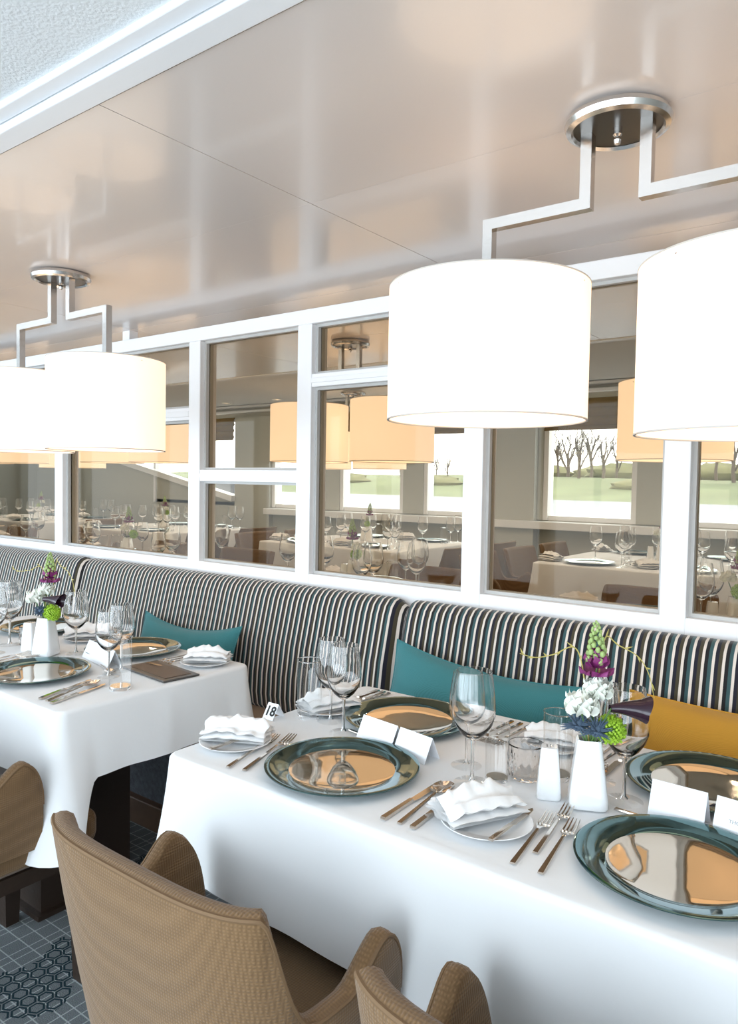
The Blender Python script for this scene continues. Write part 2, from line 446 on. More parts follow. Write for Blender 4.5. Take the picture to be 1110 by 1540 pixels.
# glazed partition ------------------------------------------------
wp = thing('wall_middle', 'white framed partition glazed with tinted panes', None); wp['kind'] = 'structure'
PB = PF + .10
posts = [(-8.6, -8.52), (-7.3, -7.22), (-6.1, -6.02), (-4.95, -4.872), (-3.878, -3.80), (-2.739, -2.661), (-2.063, -1.987), (-1.283, -1.207), (-.615, -.541), (.08, .155), (.75, .825), (1.42, 1.495), (2.1, 2.175)]
RT0, RT1, RB1 = 1.989, 2.049, .985
for a, b in posts:
    mb = MB(); mb.box(a, b, PF, PB, .05, RT0); link('post', mb.mesh('post', 'paint', False), wp, bevel=.004)
mb = MB(); mb.box(XL, XR, PF, PB, RT0, RT1); link('top_rail', mb.mesh('top_rail', 'paint', False), wp, bevel=.004)
mb = MB(); mb.box(XL, XR, PF + .002, PB - .002, .85, RB1); link('bottom_rail', mb.mesh('bottom_rail', 'paint', False), wp, bevel=.004)
mb = MB(); mb.box(XL, XR, PF + .012, PB - .012, 0, .85); link('panel', mb.mesh('panel', 'paint', False), wp)
for xx in (-5.3, -3.257, .3):
    mb = MB(); mb.box(xx - .028, xx + .028, PF + .025, PB - .025, RT1, CZ); link('support', mb.mesh('support', 'paint', False), wp)
trans = {4: (1.632, 1.69), 5: (1.352, 1.403), 6: (1.737, 1.789)}
for k in range(len(posts) - 1):
    a, b = posts[k][1], posts[k + 1][0]
    spans = [(RB1, RT0)]
    if k in trans:
        z0, z1 = trans[k]
        mb = MB(); mb.box(a, b, PF + .004, PB - .004, z0, z1); mb.box(a, b, PF, PB, z0 + .016, z1 - .016); link('transom', mb.mesh('transom', 'paint', False), wp, bevel=.002)
        spans = [(RB1, z0), (z1, RT0)]
    for z0, z1 in spans:
        mb = MB(); mb.box(a, b, 2.285, 2.293, z0, z1); link('pane', mb.mesh('pane', 'pane', False), wp)
        for y0, y1 in ((2.268, 2.285), (2.293, 2.310)):
            mb = MB(); t_ = .011
            mb.box(a, a + t_, y0, y1, z0, z1); mb.box(b - t_, b, y0, y1, z0, z1); mb.box(a + t_, b - t_, y0, y1, z0, z0 + t_); mb.box(a + t_, b - t_, y0, y1, z1 - t_, z1)
            link('glazing_bead', mb.mesh('glazing_bead', 'gasket', False), wp)

# ------------------------------------------------------------------ outside: river, bank, trees
mb = MB(); mb.add([(-420, YW + 3, -1.3), (160, YW + 3, -1.3), (160, 128, -1.3), (-420, 128, -1.3)], [(0, 1, 2, 3)])
tag(link('river', mb.mesh('river', 'water', False)), 'pale grey river seen through the windows', 'river', kind='structure')
def bank(u, v):
    x = -420 + 580 * u; y = 124 + v * 220
    return (x, y, -1.5 + 4.6 * sm(v, 0, .22) + 1.0 * noise.noise((x * .02, y * .03, 0)) * sm(v, .02, .2) + 2.5 * sm(v, .3, 1))
mb = MB(); mb.grid(90, 30, bank)
tag(link('river_bank', mb.mesh('river_bank', 'grass')), 'green grassy bank across the river', 'bank', kind='structure')
def tree_mesh(seed, h):
    r = random.Random(seed); mb = MB()
    def branch(p, d, l, rad, depth):
        q = p + d * l; mid = p + d * l * .5 + Vector((r.uniform(-1, 1), r.uniform(-1, 1), 0)) * l * .05
        mb.tube([p, mid, q], [rad, rad * .8, rad * .6], 5 if depth < 2 else 3, cap=False)
        if depth >= 4: return
        for k in range(3 if depth else 6):
            f = r.uniform(.45, 1); s = p + d * l * f
            dd = (d + Vector((r.uniform(-1, 1), r.uniform(-1, 1), r.uniform(.0, .7))) * .65).normalized()
            branch(s, dd, l * r.uniform(.45, .7), rad * .5, depth + 1)
    branch(Vector((0, 0, -1)), Vector((0, 0, 1)), h * .55, h * .034, 0)
    return mb.mesh('tree', 'bark')
TM = [tree_mesh(s, 10.5) for s in (1, 2, 3)]
k = 0
for ry, y, s in ((-.470, 168, 1.05), (-.455, 176, 1), (-.437, 165, 1.1), (-.420, 172, .95), (-.405, 170, 1.12), (-.388, 166, 1.05), (-.372, 175, 1.1), (-.355, 168, 1), (-.335, 178, .9), (-.30, 168, 1), (-.27, 172, 1.1), (-.235, 165, 1.1), (-.21, 170, 1), (-.19, 165, 1.05), (-.60, 180, .6), (-.62, 176, .55), (-.655, 184, .6), (-.69, 180, .55), (-.82, 190, .5), (-.86, 185, .5)):
    o = link('bare_tree', TM[k % 3], None, (ry * y, y, 2.6), (0, 0, k * 1.7), s * 1.2)
    tag(o, ('small bare tree far off behind the narrow river windows' if ry < -.5 else 'bare winter tree in the window right of the wide grey pillar' if ry < -.32 else 'bare winter tree outside the window at the right edge'), 'tree', 'bare trees along the far bank'); k += 1
def scrub(seed):
    r = random.Random(seed); mb = MB()
    mb.grid(16, 9, lambda u, v: (math.cos(u * 6.2832) * math.sin(v * 3.1416) * 6 * (1 + .35 * noise.noise((u * 9, v * 9, seed))), math.sin(u * 6.2832) * math.sin(v * 3.1416) * 3, 1.2 + 1.6 * math.cos(v * 3.1416) * (1 + .4 * noise.noise((u * 7, v * 7, seed)))), wrap=True)
    return mb.mesh('scrub', 'scrub')
SMH = scrub(3)
for i, (ry, y, s) in enumerate(((-.31, 150, 1), (-.345, 186, 1.8), (-.39, 190, 1.7), (-.44, 190, 1.6), (-.53, 150, .9), (-.57, 150, 1), (-.61, 150, 1.1), (-.66, 150, 1.2), (-.74, 150, 1.3), (-.80, 152, 1.3), (-.86, 150, 1.3), (-.92, 150, 1.2), (-1.0, 150, 1.2), (-.22, 186, 1.8), (-.26, 186, 1.7))):
    o = link('scrub_bush', SMH, None, (ry * y, y + (i % 3) * 9, .4 if y < 170 else 3.0), (0, 0, (i % 2) * .3), s * .85)
    tag(o, 'low dark winter scrub on the far river bank', 'bush', 'scrub along the far bank')
br = thing('barge', 'moored barge with rusty hatches seen through the leftmost windows', 'boat', (-108, 100, -1.4), R(-38))
mb = MB(); mb.prism([(-22, -2.5), (20, -2.5), (25, 0), (20, 2.5), (-22, 2.5)], 0, 2.4); link('hull', mb.mesh('hull', 'hull', False), br)
for i in range(4):
    mb = MB(); mb.prism([(-2, 2.4), (2, 2.4), (1.6, 3.2), (-1.6, 3.2)], -17 + i * 8, -10 + i * 8, 'x'); link('hatch', mb.mesh('hatch', 'rust', False), br)
mb = MB(); mb.box(-22, -18, -2, 2, 2.4, 4.6); link('wheelhouse', mb.mesh('wheelhouse', 'paint', False), br)

# ------------------------------------------------------------------ pendant lamps
AZ = 1.937
mb = MB(); mb.lathe([(.001, CZ), (.088, CZ), (.100, CZ - .006), (.104, CZ - .016), (.100, CZ - .026), (.090, CZ - .030), (.086, CZ - .024)], 48)
CAN = mb.mesh('canopy', 'nickel')
mb = MB(); mb.lathe([(.001, CZ - .023), (.087, CZ - .023), (.087, CZ - .019)], 40); CANP = mb.mesh('canopy_plate', 'nickel_dark')
mb = MB(); mb.lathe([(.001, CZ - .058), (.006, CZ - .055), (.008, CZ - .048), (.005, CZ - .041), (.009, CZ - .037), (.009, CZ - .023)], 16); KNOB = mb.mesh('knob', 'nickel')
def arm_mesh(sx, off, drop, t=.0115):
    mb = MB(); a, b = .060 * sx, off * sx; lo, hi = min(a, b), max(a, b)
    mb.box(a - t, a + t, -t, t, AZ - t, CZ - .022)
    mb.box((a + t) if sx > 0 else (b - t), (b + t) if sx > 0 else (a - t), -t, t, AZ - t, AZ + t)
    mb.box(b - t, b + t, -t, t, drop, AZ - t)
    return mb.mesh('arm', 'nickel', False)
def pendant(cx, cy, shades, label, group='twin drum pendants', bulb=True):
    t = thing('pendant_lamp', label, 'lamp', (cx, cy, 0), 0, group)
    link('canopy', CAN, t); link('canopy_plate', CANP, t); link('knob', KNOB, t)
    for sx, off, r, z0, z1 in shades:
        link('arm', arm_mesh(sx, off, (z0 + z1) / 2 + .03), t)
        mb = MB(); mb.lathe([(r, z0), (r, z1), (r - .003, z1), (r - .003, z0)], 72, closed=True)
        s = link('lamp_shade', mb.mesh('lamp_shade', 'shade', angle=30), t, (sx * off, 0, 0))
        for zz in (z0, z1):
            mb = MB(); mb.lathe([(r + .0008, zz - .0012), (r + .0008, zz + .0016), (r - .0038, zz + .0016), (r - .0038, zz - .0012)], 72, closed=True)
            link('shade_hem', mb.mesh('shade_hem', 'hem'), s)
        mb = MB()
        for k in range(3):
            a = k * 2.0944; mb.tube([(0, 0, z1 - .03), (r * math.cos(a), r * math.sin(a), z1 - .012)], .0025, 5)
        link('spider', mb.mesh('spider', 'nickel'), s)
        zb = (z0 + z1) / 2 - .02
        mb = MB(); mb.lathe([(.001, zb - .045), (.02, zb - .04), (.03, zb - .015), (.026, zb + .01), (.014, zb + .03), (.013, zb + .05), (.001, zb + .05)], 16)
        link('bulb', mb.mesh('bulb', 'bulb'), s)
        if bulb:
            ld = bpy.data.lights.new('bulb_light', 'POINT'); ld.energy = BULB_W; ld.color = (1, .80, .58); ld.shadow_soft_size = .05
            lo = bpy.data.objects.new('bulb_light', ld); COL.objects.link(lo); lo.parent = t; lo.location = (sx * off, 0, zb - .01)
    return t
LY, LY2 = 1.50, 3.08
pendant(-.522, LY, [(-1, .282, .222, 1.503, 1.797), (1, .282, .222, 1.458, 1.764)], 'nearest twin drum pendant hanging over the table numbered 18')
pendant(-2.552, LY, [(-1, .285, .196, 1.457, 1.757), (1, .287, .195, 1.455, 1.758)], 'twin drum pendant at the left over the far white table')
SH = [(-1, .28, .215, 1.465, 1.775), (1, .28, .215, 1.465, 1.775)]
pendant(-.53, LY2, SH, 'amber twin pendant behind the glass at the right')
pendant(-2.46, LY2, SH, 'amber twin pendant seen through the middle panes')
pendant(-4.30, LY2, SH, 'amber twin pendant behind the glass left of the middle')
pendant(-6.12, LY2, SH, 'amber twin pendant behind the leftmost panes')
pendant(-3.78, 4.78, SH, 'small distant twin pendant behind the middle glass lamps')
pendant(-7.9, 4.78, SH, 'small distant twin pendant at the far left end')

mb = MB(); mb.lathe([(.030, 0), (.046, 0), (.046, -.006), (.040, -.008), (.030, -.002)], 28, closed=True); DLR = mb.mesh('trim_ring', 'paint')
mb = MB(); mb.lathe([(.0001, -.001), (.031, -.001)], 24); DLL = mb.mesh('lens', 'bulb')
k = 0
for y, zc in ((4.15, CZ + .022), (5.05, CZ + .022)):  # rows extended from a single downlight, added to brighten the far room
    for x in (-9.6, -8.5, -6.8, -5.6, -4.9, -3.0, -2.0, -.9, .2):
        if abs(x + 7.9) < .5: continue
        t = make([part('trim_ring', DLR), part('lens', DLL)], 'downlight', 'small round downlight in the fill rows added beyond the glass', 'downlight', (x, y, zc), 0, 'recessed downlights beyond the glass')
        ld = bpy.data.lights.new('fill_beam', 'SPOT'); ld.energy = DOWN_W; ld.color = (1, .95, .88); ld.spot_size = R(165); ld.spot_blend = .6; ld.shadow_soft_size = .03
        lo = bpy.data.objects.new('fill_beam', ld); COL.objects.link(lo); lo.parent = t; lo.location = (0, 0, -.012)

# ------------------------------------------------------------------ banquettes
def backrest(w):
    prof = [(.30, .44), (.275, .47), (.268, .52), (.272, .60), (.290, .72), (.318, .83), (.333, .885), (.348, .918), (.370, .938), (.395, .945), (.418, .938), (.43, .91), (.43, .44)]
    mb = MB(); n = 41
    def fn(u, v):
        x = -w / 2 + w * u; d = min(u, 1 - u) * w
        j = v * (len(prof) - 1); i = int(round(j)); y, z = prof[min(i, len(prof) - 1)]
        k = 1 - sm(d, 0, .05); k = k * k
        y = y + (.43 - y) * .35 * k; z = z - .030 * k * sm(z, .6, .95)
        return (x, y, z)
    us = [0, .003, .008, .014, .02, .026] ; us = us + [.03 + .94 * i / 24 for i in range(25)] + [1 - q for q in us[::-1]]
    V = [fn(u, j / (len(prof) - 1)) for u in us for j in range(len(prof))]; L = len(prof)
    F = [(a * L + j, (a + 1) * L + j, (a + 1) * L + j + 1, a * L + j + 1) for a in range(len(us) - 1) for j in range(L - 1)]
    F += [tuple(range(L))[::-1], tuple(range((len(us) - 1) * L, len(us) * L))]
    mb.add(V, F); return mb.mesh('backrest', 'stripe', angle=60)
BY = 1.80
def banquette(x0, x1, label):
    w = x1 - x0 - .006
    t = thing('banquette', label, 'bench', ((x0 + x1) / 2, BY, 0), 0, 'striped wall banquettes')
    link('backrest', backrest(w), t)
    mb = MB(); mb.box(-w / 2, w / 2, -.04, .32, .36, .455); link('seat', mb.mesh('seat', 'tan', False), t, bevel=.025)
    mb = MB(); mb.box(-w / 2, w / 2, -.02, .43, .10, .36); link('front_panel', mb.mesh('front_panel', 'tweed', False), t)
    mb = MB(); mb.box(-w / 2, w / 2, -.05, .43, .0, .10); link('plinth', mb.mesh('plinth', 'kick', False), t, bevel=.004)
banquette(-7.47, -5.47, 'striped banquette section farthest left, beyond the far table')
banquette(-5.47, -3.46, 'striped banquette section at the left edge behind the far table')
banquette(-3.46, -1.472, 'striped banquette section between the two tables, holding one teal cushion')
banquette(-1.472, .53, 'striped banquette section at the right with teal and mustard cushions')
banquette(.53, 2.5, 'striped banquette section farthest right, past the mustard cushion')

def cushion(w, h, th, sag, mat):
    mb = MB(); n, m = 31, 25
    for sg in (1, -1):
        def fn(u, v, sg=sg):
            a, b = 2 * u - 1, 2 * v - 1
            e = max(0, (1 - abs(a) ** 2.4)) ** .55 * max(0, (1 - abs(b) ** 2.4)) ** .55
            x = a * w / 2 * (1 - .07 * (1 - b * b)); z = b * h / 2 * (1 - .10 * (1 - a * a)) - sag * (1 - a * a) * max(0, b) ** 2
            y = sg * th / 2 * e + .006 * noise.noise((a * 3, b * 3, sg * 2.0)) * e
            return (x, y, z)
        i0 = len(mb.F); mb.grid(n, m, fn)
        if sg > 0: mb.F[i0:] = [f[::-1] for f in mb.F[i0:]]
    me = mb.mesh('cushion_cover', mat, angle=80)
    pth = []
    for k in range(80):
        q = k / 80 * 4; s = int(q); f = 2 * (q - s) - 1
        a, b = [(f, -1), (1, f), (-f, 1), (-1, -f)][s]
        pth.append((a * w / 2 * (1 - .07 * (1 - b * b)), 0, b * h / 2 * (1 - .10 * (1 - a * a)) - sag * (1 - a * a) * max(0, b) ** 2))
    pth.append(pth[0]); mp = MB(); mp.tube(pth, .0028, 6, cap=False)
    return me, mp.mesh('seam', mat)
def put_cushion(w, h, th, sag, mat, loc, rot, label):
    c, s = cushion(w, h, th, sag, mat)
    return make([part('cover', c), part('seam', s)], 'cushion', label, 'cushion', loc, 0, 'cushions on the banquettes', rot)
put_cushion(.62, .34, .15, .03, 'teal', (-2.47, 1.995, .607), (R(-17), R(-1), 0), 'teal cushion on the banquette behind the far table')
put_cushion(.66, .38, .16, .015, 'teal', (-1.09, 1.985, .628), (R(-17), R(4), R(0)), 'wide teal cushion behind the wine glasses of the table numbered 18')
put_cushion(.72, .37, .16, .0, 'mustard', (-.265, 1.985, .632), (R(-17), R(-1), 0), 'mustard yellow cushion on the banquette at the right edge')

# ------------------------------------------------------------------ tables and cloths
def table(x0, x1, y0, y1, z, label, group):
    cx, cy = (x0 + x1) / 2, (y0 + y1) / 2; fz = FZ if y0 > PF else 0
    t = thing('dining_table', label, 'table', (cx, cy, fz), 0, group); h = z - fz - .004
    a, b = (x1 - x0) / 2 - .008, (y1 - y0) / 2 - .008
    mb = MB(); mb.box(-a, a, -b, b, h - .03, h); link('table_top', mb.mesh('table_top', 'wood', False), t)
    pa, pb = min(.28, a * .5), min(.16, b * .5)
    mb = MB(); mb.box(-pa, pa, -pb, pb, .015, h - .03); link('pedestal', mb.mesh('pedestal', 'wood', False), t)
    mb = MB(); mb.box(-pa - .02, pa + .02, -pb - .02, pb + .02, 0, .015); link('foot', mb.mesh('foot', 'wood', False), t)
def cloth_mesh(x0, x1, y0, y1, z, drop, seed=0, crease=(), flare=.065, cdrop=.5, cw=.115):
    cx, cy = (x0 + x1) / 2, (y0 + y1) / 2; a, b = (x1 - x0) / 2, (y1 - y0) / 2; rc = .02
    pts = []
    def side(p, q, nrm, n):
        l = math.dist(p, q)
        for i in range(n):
            f = i / n; f = f + .12 * math.sin(2 * math.pi * f) * -.8
            x, y = p[0] + (q[0] - p[0]) * f, p[1] + (q[1] - p[1]) * f
            pts.append((x, y, nrm[0], nrm[1], min(f, 1 - f) * l))
    ang = lambda c, s0: [(c[0] + rc * math.cos(s0 + k * math.pi / 12), c[1] + rc * math.sin(s0 + k * math.pi / 12), math.cos(s0 + k * math.pi / 12), math.sin(s0 + k * math.pi / 12), 0) for k in range(6)]
    nx, ny = 56, 40
    side((-a + rc, -b), (a - rc, -b), (0, -1), nx); pts.extend(ang((a - rc, -b + rc), -math.pi / 2))
    side((a, -b + rc), (a, b - rc), (1, 0), ny); pts.extend(ang((a - rc, b - rc), 0))
    side((a - rc, b), (-a + rc, b), (0, 1), nx); pts.extend(ang((-a + rc, b - rc), math.pi / 2))
    side((-a, b - rc), (-a, -b + rc), (-1, 0), ny); pts.extend(ang((-a + rc, -b + rc), math.pi))
    n = len(pts); V = []; rows = []
    er = .012
    rows.append((-.02, 0, 0)); rows.append((-.0, 0, 0))
    for k in range(1, 5):
        t = k / 4 * math.pi / 2; rows.append((er * math.sin(t), -er * (1 - math.cos(t)), 0))
    for k in range(1, 15): rows.append((er, -er, k / 14))
    for off, dz, t in rows:
        for i, (x, y, ux, uy, d) in enumerate(pts):
            c = max(0, 1 - d / cw) ** 1.35
            wv = noise.noise((x * 3.1 + seed, y * 3.1, seed * 1.3)) + .5 * noise.noise((x * 8 + seed, y * 8, 5.))
            o = off + t * (.010 + flare * c * (.35 + .65 * t) + .020 * wv * t * (1 - .6 * c))
            for qx, qy in crease:
                dd = math.hypot(x + cx - qx, y + cy - qy); o += .006 * math.exp(-(dd / .012) ** 2) * min(1, t * 6)
            zz = z + dz - t * (drop - er) * (1 + cdrop * c + .03 * wv)
            if t == 0 and off <= 0: zz += .0008 * wv
            V.append((x + ux * o, y + uy * o, zz))
    F = [(r * n + i, (r + 1) * n + i, (r + 1) * n + (i + 1) % n, r * n + (i + 1) % n) for r in range(len(rows) - 1) for i in range(n)]
    F.append(tuple(range(n)))
    mb = MB(); mb.add(V, F); return mb.mesh('tablecloth', 'cloth', angle=70), (cx, cy)
def dress(x0, x1, y0, y1, z, tl, cl, group, gcl, seed=0, drop=.25, crease=(), flare=.065, cdrop=.5, cw=.115):
    table(x0, x1, y0, y1, z, tl, group)
    me, (cx, cy) = cloth_mesh(x0, x1, y0, y1, z, drop, seed, crease, flare, cdrop, cw)
    tag(link('tablecloth', me, None, (cx, cy, 0)), cl, 'tablecloth', gcl)
NT = (-1.300, .02, 1.022, 1.725)
FT = (-3.08, -1.752, 1.022, 1.675)
dress(*NT, TZ, 'near dining table under white cloth, numbered 18', 'white cloth on the near table numbered 18', 'dining tables', 'white tablecloths', 1)
dress(*FT, TZ, 'far dining table at the left under white cloth', 'white cloth on the far table at the left', 'dining tables', 'white tablecloths', 4, drop=.195, cdrop=.95, cw=.075, crease=((-1.752, 1.36),))
BT = [(-7.0, -5.2), (-4.75, -3.2), (-2.68, -1.68), (-1.22, .2)]
bn = ['behind the leftmost panes', 'behind the panes left of the middle', 'behind the middle pane under amber lamps', 'behind the right pane under the amber lamp']
for k, (a, b) in enumerate(BT):
    dress(a, b, 2.46, 3.10, TZ2, 'table standing close ' + bn[k], 'cloth of the table standing close ' + bn[k], 'tables behind the glass', 'cloths behind the glass', 11 + k)
CT = [(-9.5, -7.7, 4.2, 5.4), (-6.9, -5.55, 4.2, 5.4), (-4.4, -3.05, 4.35, 5.55), (-2.02, -.78, 4.47, 5.75)]
cn = ['at the far left end', 'by the raked trim', 'in front of the narrow river windows', 'below the window with the bare trees']
for k, (a, b, c, d) in enumerate(CT):
    dress(a, b, c, d, TZ2, 'distant window-side table ' + cn[k], 'cloth of the distant window-side table ' + cn[k], 'tables behind the glass', 'cloths behind the glass', 21 + k, crease=())

# ------------------------------------------------------------------ tub chairs
def chair_spec():
    a, b, yc, yf, n = .286, .205, -.10, .045, 3.7
    pts = []
    fr = [(i / 15) ** 1.8 for i in range(15)]
    for f in fr: pts.append((a - .004 * (1 - f), yf + (yc - yf) * f))
    for i in range(57):
        th = math.pi * i / 56; c, s = math.cos(th), math.sin(th)
        pts.append((a * math.copysign(abs(c) ** (2 / n), c), yc - b * abs(s) ** (2 / n)))
    for f in fr[::-1]: pts.append((-(a - .004 * (1 - f)), yf + (yc - yf) * f))
    def top(x, y):
        if y > yc - .004:
            h = .615 + .055 * sm(y, yc, -.01)
            if y > -.02: h -= .13 * (1 - math.sqrt(max(0, 1 - ((y + .02) / .0652) ** 2)))
            return h
        return .615 + (.800 - .615) * sm(-abs(x), -.2835, -.245)
    mb = MB(); ring = []; th = .034; N_ = len(pts); edge = []
    for i, (x, y) in enumerate(pts):
        p, q = pts[max(0, i - 1)], pts[min(N_ - 1, i + 1)]
        tx, ty = q[0] - p[0], q[1] - p[1]; l = math.hypot(tx, ty); nx, ny = ty / l, -tx / l
        if nx * x + ny * (y - yc - .05) < 0: nx, ny = -nx, -ny
        if y > yc - 1e-6: nx, ny = math.copysign(1, x), 0
        H = top(x, y); zb = .43
        def pt(off, z):
            k = (.80 - z) * .11
            return (x + nx * off - math.copysign(min(k, abs(x)), x) * min(1, abs(x) / .2), y + ny * off + k * (1.2 if y < yc else .3) * (1 if y < yc else 0), z)
        sec = [pt(0, zb), pt(.003, zb + (H - zb) * .33), pt(.004, zb + (H - zb) * .66), pt(.002, H - .014), pt(-.002, H - .004), pt(-.012, H), pt(-th + .012, H), pt(-th + .002, H - .006), pt(-th, H - .02), pt(-th - .006, .47), pt(-th - .006, zb)]
        edge.append(pt(-.001, H - .006)); ring.append(sec)
    L = len(ring[0]); V = [v for s in ring for v in s]
    F = [(i * L + j, (i + 1) * L + j, (i + 1) * L + (j + 1) % L, i * L + (j + 1) % L) for i in range(N_ - 1) for j in range(L)]
    F += [tuple(range(L))[::-1], tuple(range((N_ - 1) * L, N_ * L))]
    mb.add(V, [f[::-1] for f in F]); shell = mb.mesh('shell', 'chair', angle=50)
    mp = MB(); mp.tube(edge, .0035, 6); pip = mp.mesh('piping', 'piping')
    mb = MB(); mb.box(-.225, .225, -.215, .225, .37, .465); seat = mb.mesh('seat', 'chair', False)
    mb = MB(); mb.box(-.215, .215, -.20, .215, .33, .37); base = mb.mesh('seat_base', 'wood', False)
    mb = MB(); mb.add([(-.03, -.03, .335), (.03, -.03, .335), (.03, .03, .335), (-.03, .03, .335), (-.02, -.02, 0), (.02, -.02, 0), (.02, .02, 0), (-.02, .02, 0)], [(0, 1, 2, 3), (7, 6, 5, 4), (0, 4, 5, 1), (1, 5, 6, 2), (2, 6, 7, 3), (3, 7, 4, 0)])
    leg = mb.mesh('leg', 'wood', False)
    return [part('shell', shell), part('piping', pip), part('seat', seat), part('seat_base', base)] + [part('leg', leg, (sx * .20, y, 0)) for sx in (-1, 1) for y in (-.17, .19)]
CH = chair_spec()
def chair(x, y, z, rz, label, group):
    t = make(CH, 'tub_chair', label, 'chair', (x, y, z), rz, group)
    for c in t.children:
        if c.name.startswith('seat') and not c.name.startswith('seat_base'):
            b = c.modifiers.new('bevel', 'BEVEL'); b.width = .03; b.segments = 3
chair(-.905, .925, 0, 0, 'brown woven tub chair in the foreground, its whole back in view', 'brown tub chairs')
chair(-.262, .925, 0, 0, 'brown woven tub chair in the bottom right, mostly cut off', 'brown tub chairs')
chair(-1.985, .925, 0, 0, 'brown woven tub chair at the left edge by the far table', 'brown tub chairs')
for x, l in ((-.95, 'in front of the distant cloth at the right'), (-.30, 'behind the right post'), (-2.18, 'behind the middle pane'), (-3.6, 'behind the pane with the cross rail, nearest'), (-4.35, 'behind the pane left of the cross rail'), (-5.6, 'behind the second pane from the left'), (-6.5, 'behind the leftmost pane')):
    chair(x, 3.19, FZ, math.pi, 'brown tub chair facing the glass ' + l, 'tub chairs behind the glass')
for x, y, rz, l in ((-2.13, 4.40, -90, 'nearest of the three beside the wide grey pillar'), (-2.13, 5.02, -90, 'middle of the three beside the wide grey pillar'), (-2.13, 5.64, -90, 'farthest of the three beside the wide grey pillar'),
                    (-2.95, 4.72, 90, 'right of the table before the river windows, nearer'), (-2.95, 5.34, 90, 'right of the table before the river windows, farther'),
                    (-4.5, 4.65, -90, 'left of the table before the river windows, nearer'), (-4.5, 5.27, -90, 'left of the table before the river windows, farther'),
                    (-5.45, 4.5, 90, 'right of the table by the raked trim, nearer'), (-5.45, 5.12, 90, 'right of the table by the raked trim, farther'),
                    (-6.25, 4.09, 0, 'in front of the table by the raked trim'), (-8.2, 4.09, 0, 'in front of the table at the far left end'), (-8.95, 4.09, 0, 'leftmost in front of the far left table'), (-7.0, 4.8, -90, 'between the two far left tables')):
    chair(x, y, FZ, R(rz), 'distant brown tub chair ' + l, 'tub chairs behind the glass')

# ------------------------------------------------------------------ tableware
def glass_specs():
    mb = MB(); mb.lathe([(.0042, .088), (.012, .091), (.026, .103), (.037, .119), (.0430, .137), (.0435, .152), (.0415, .178), (.0375, .205), (.0345, .224)], 40); bowl = mb.mesh('bowl', 'glass')
    mb = MB(); mb.lathe([(.0345, .2232), (.0351, .2242), (.0345, .2252), (.0339, .2242)], 40, closed=True); rim = mb.mesh('rim', 'crystal')
    op = [(.0042, .086), (.012, .0895), (.026, .102), (.037, .118), (.0430, .137), (.0435, .152), (.0415, .178), (.0375, .205), (.0345, .224)]
    ip = [(.0335, .2242), (.0364, .205), (.0404, .178), (.0424, .152), (.0418, .138), (.0355, .1205), (.024, .106), (.010, .0965), (.0001, .0955)]
    mb = MB(); mb.lathe([(.0001, .0845)] + op + ip, 48); bowl2 = mb.mesh('bowl', 'crystal')
    mb = MB(); mb.lathe([(.0001, .0925), (.0055, .091), (.0042, .084), (.0034, .07), (.0032, .03), (.0042, .012), (.008, .006), (.0001, .0055)], 20); stem = mb.mesh('stem', 'crystal')
    mb = MB(); mb.lathe([(.0035, .0075), (.010, .0048), (.030, .0020), (.0365, .0012)], 40); foot = mb.mesh('foot', 'glass')
    wine = [part('bowl', bowl, subs=[part('rim', rim)]), part('stem', stem), part('foot', foot)]
    wine2 = [part('bowl', bowl2), part('stem', stem), part('foot', foot)]
    mb = MB(); mb.lathe([(.0001, .012), (.029, .012), (.0305, .014), (.0325, .146)], 36); tb = mb.mesh('body', 'glass')
    mb = MB(); mb.lathe([(.0325, .1455), (.0333, .147), (.0325, .1485), (.0317, .147)], 36, closed=True); tr = mb.mesh('rim', 'crystal')
    mb = MB(); mb.lathe([(.0001, .0105), (.028, .0105), (.030, .006), (.029, 0), (.0001, 0)], 36); tf = mb.mesh('base', 'crystal')
    tum = [part('body', tb), part('rim', tr), part('base', tf)]
    prof = [(.0001, 0), (.030, 0), (.033, .004)] + [(.0345 + .003 * k / 10, .006 + .064 * k / 10) for k in range(11)] + [(.0355, .072), (.0345, .066), (.031, .012), (.0001, .010)]
    def cut(a, z):
        if z < .006 or z > .052: return 1
        return 1 + .075 * abs(math.sin(a * 8 + z * 110)) * abs(math.sin(a * 8 - z * 110))
    mb = MB(); mb.lathe(prof, 96, mod=cut); cr = mb.mesh('cut_body', 'crystal', angle=20)
    mb = MB(); mb.lathe([(.0001, 0), (.029, 0), (.0305, .004), (.0325, .146), (.0318, .147), (.0311, .146), (.0292, .014), (.0001, .012)], 40); tw = [part('body', mb.mesh('body', 'crystal'))]
    return wine, tum, [part('cut_body', cr)], wine2, tw
WINE, TUM, CUT, WINE2, TUM2 = glass_specs()
def wine(x, y, z, label, sc=1., group='wine glasses'): return make(WINE2, 'wine_glass', label, 'glass', (x, y, z), rng.uniform(0, 6), group, sc=sc)
def tumbler(x, y, z, label, group='water tumblers', sc=1.): return make(TUM, 'water_tumbler', label, 'glass', (x, y, z), 0, group, sc=sc)

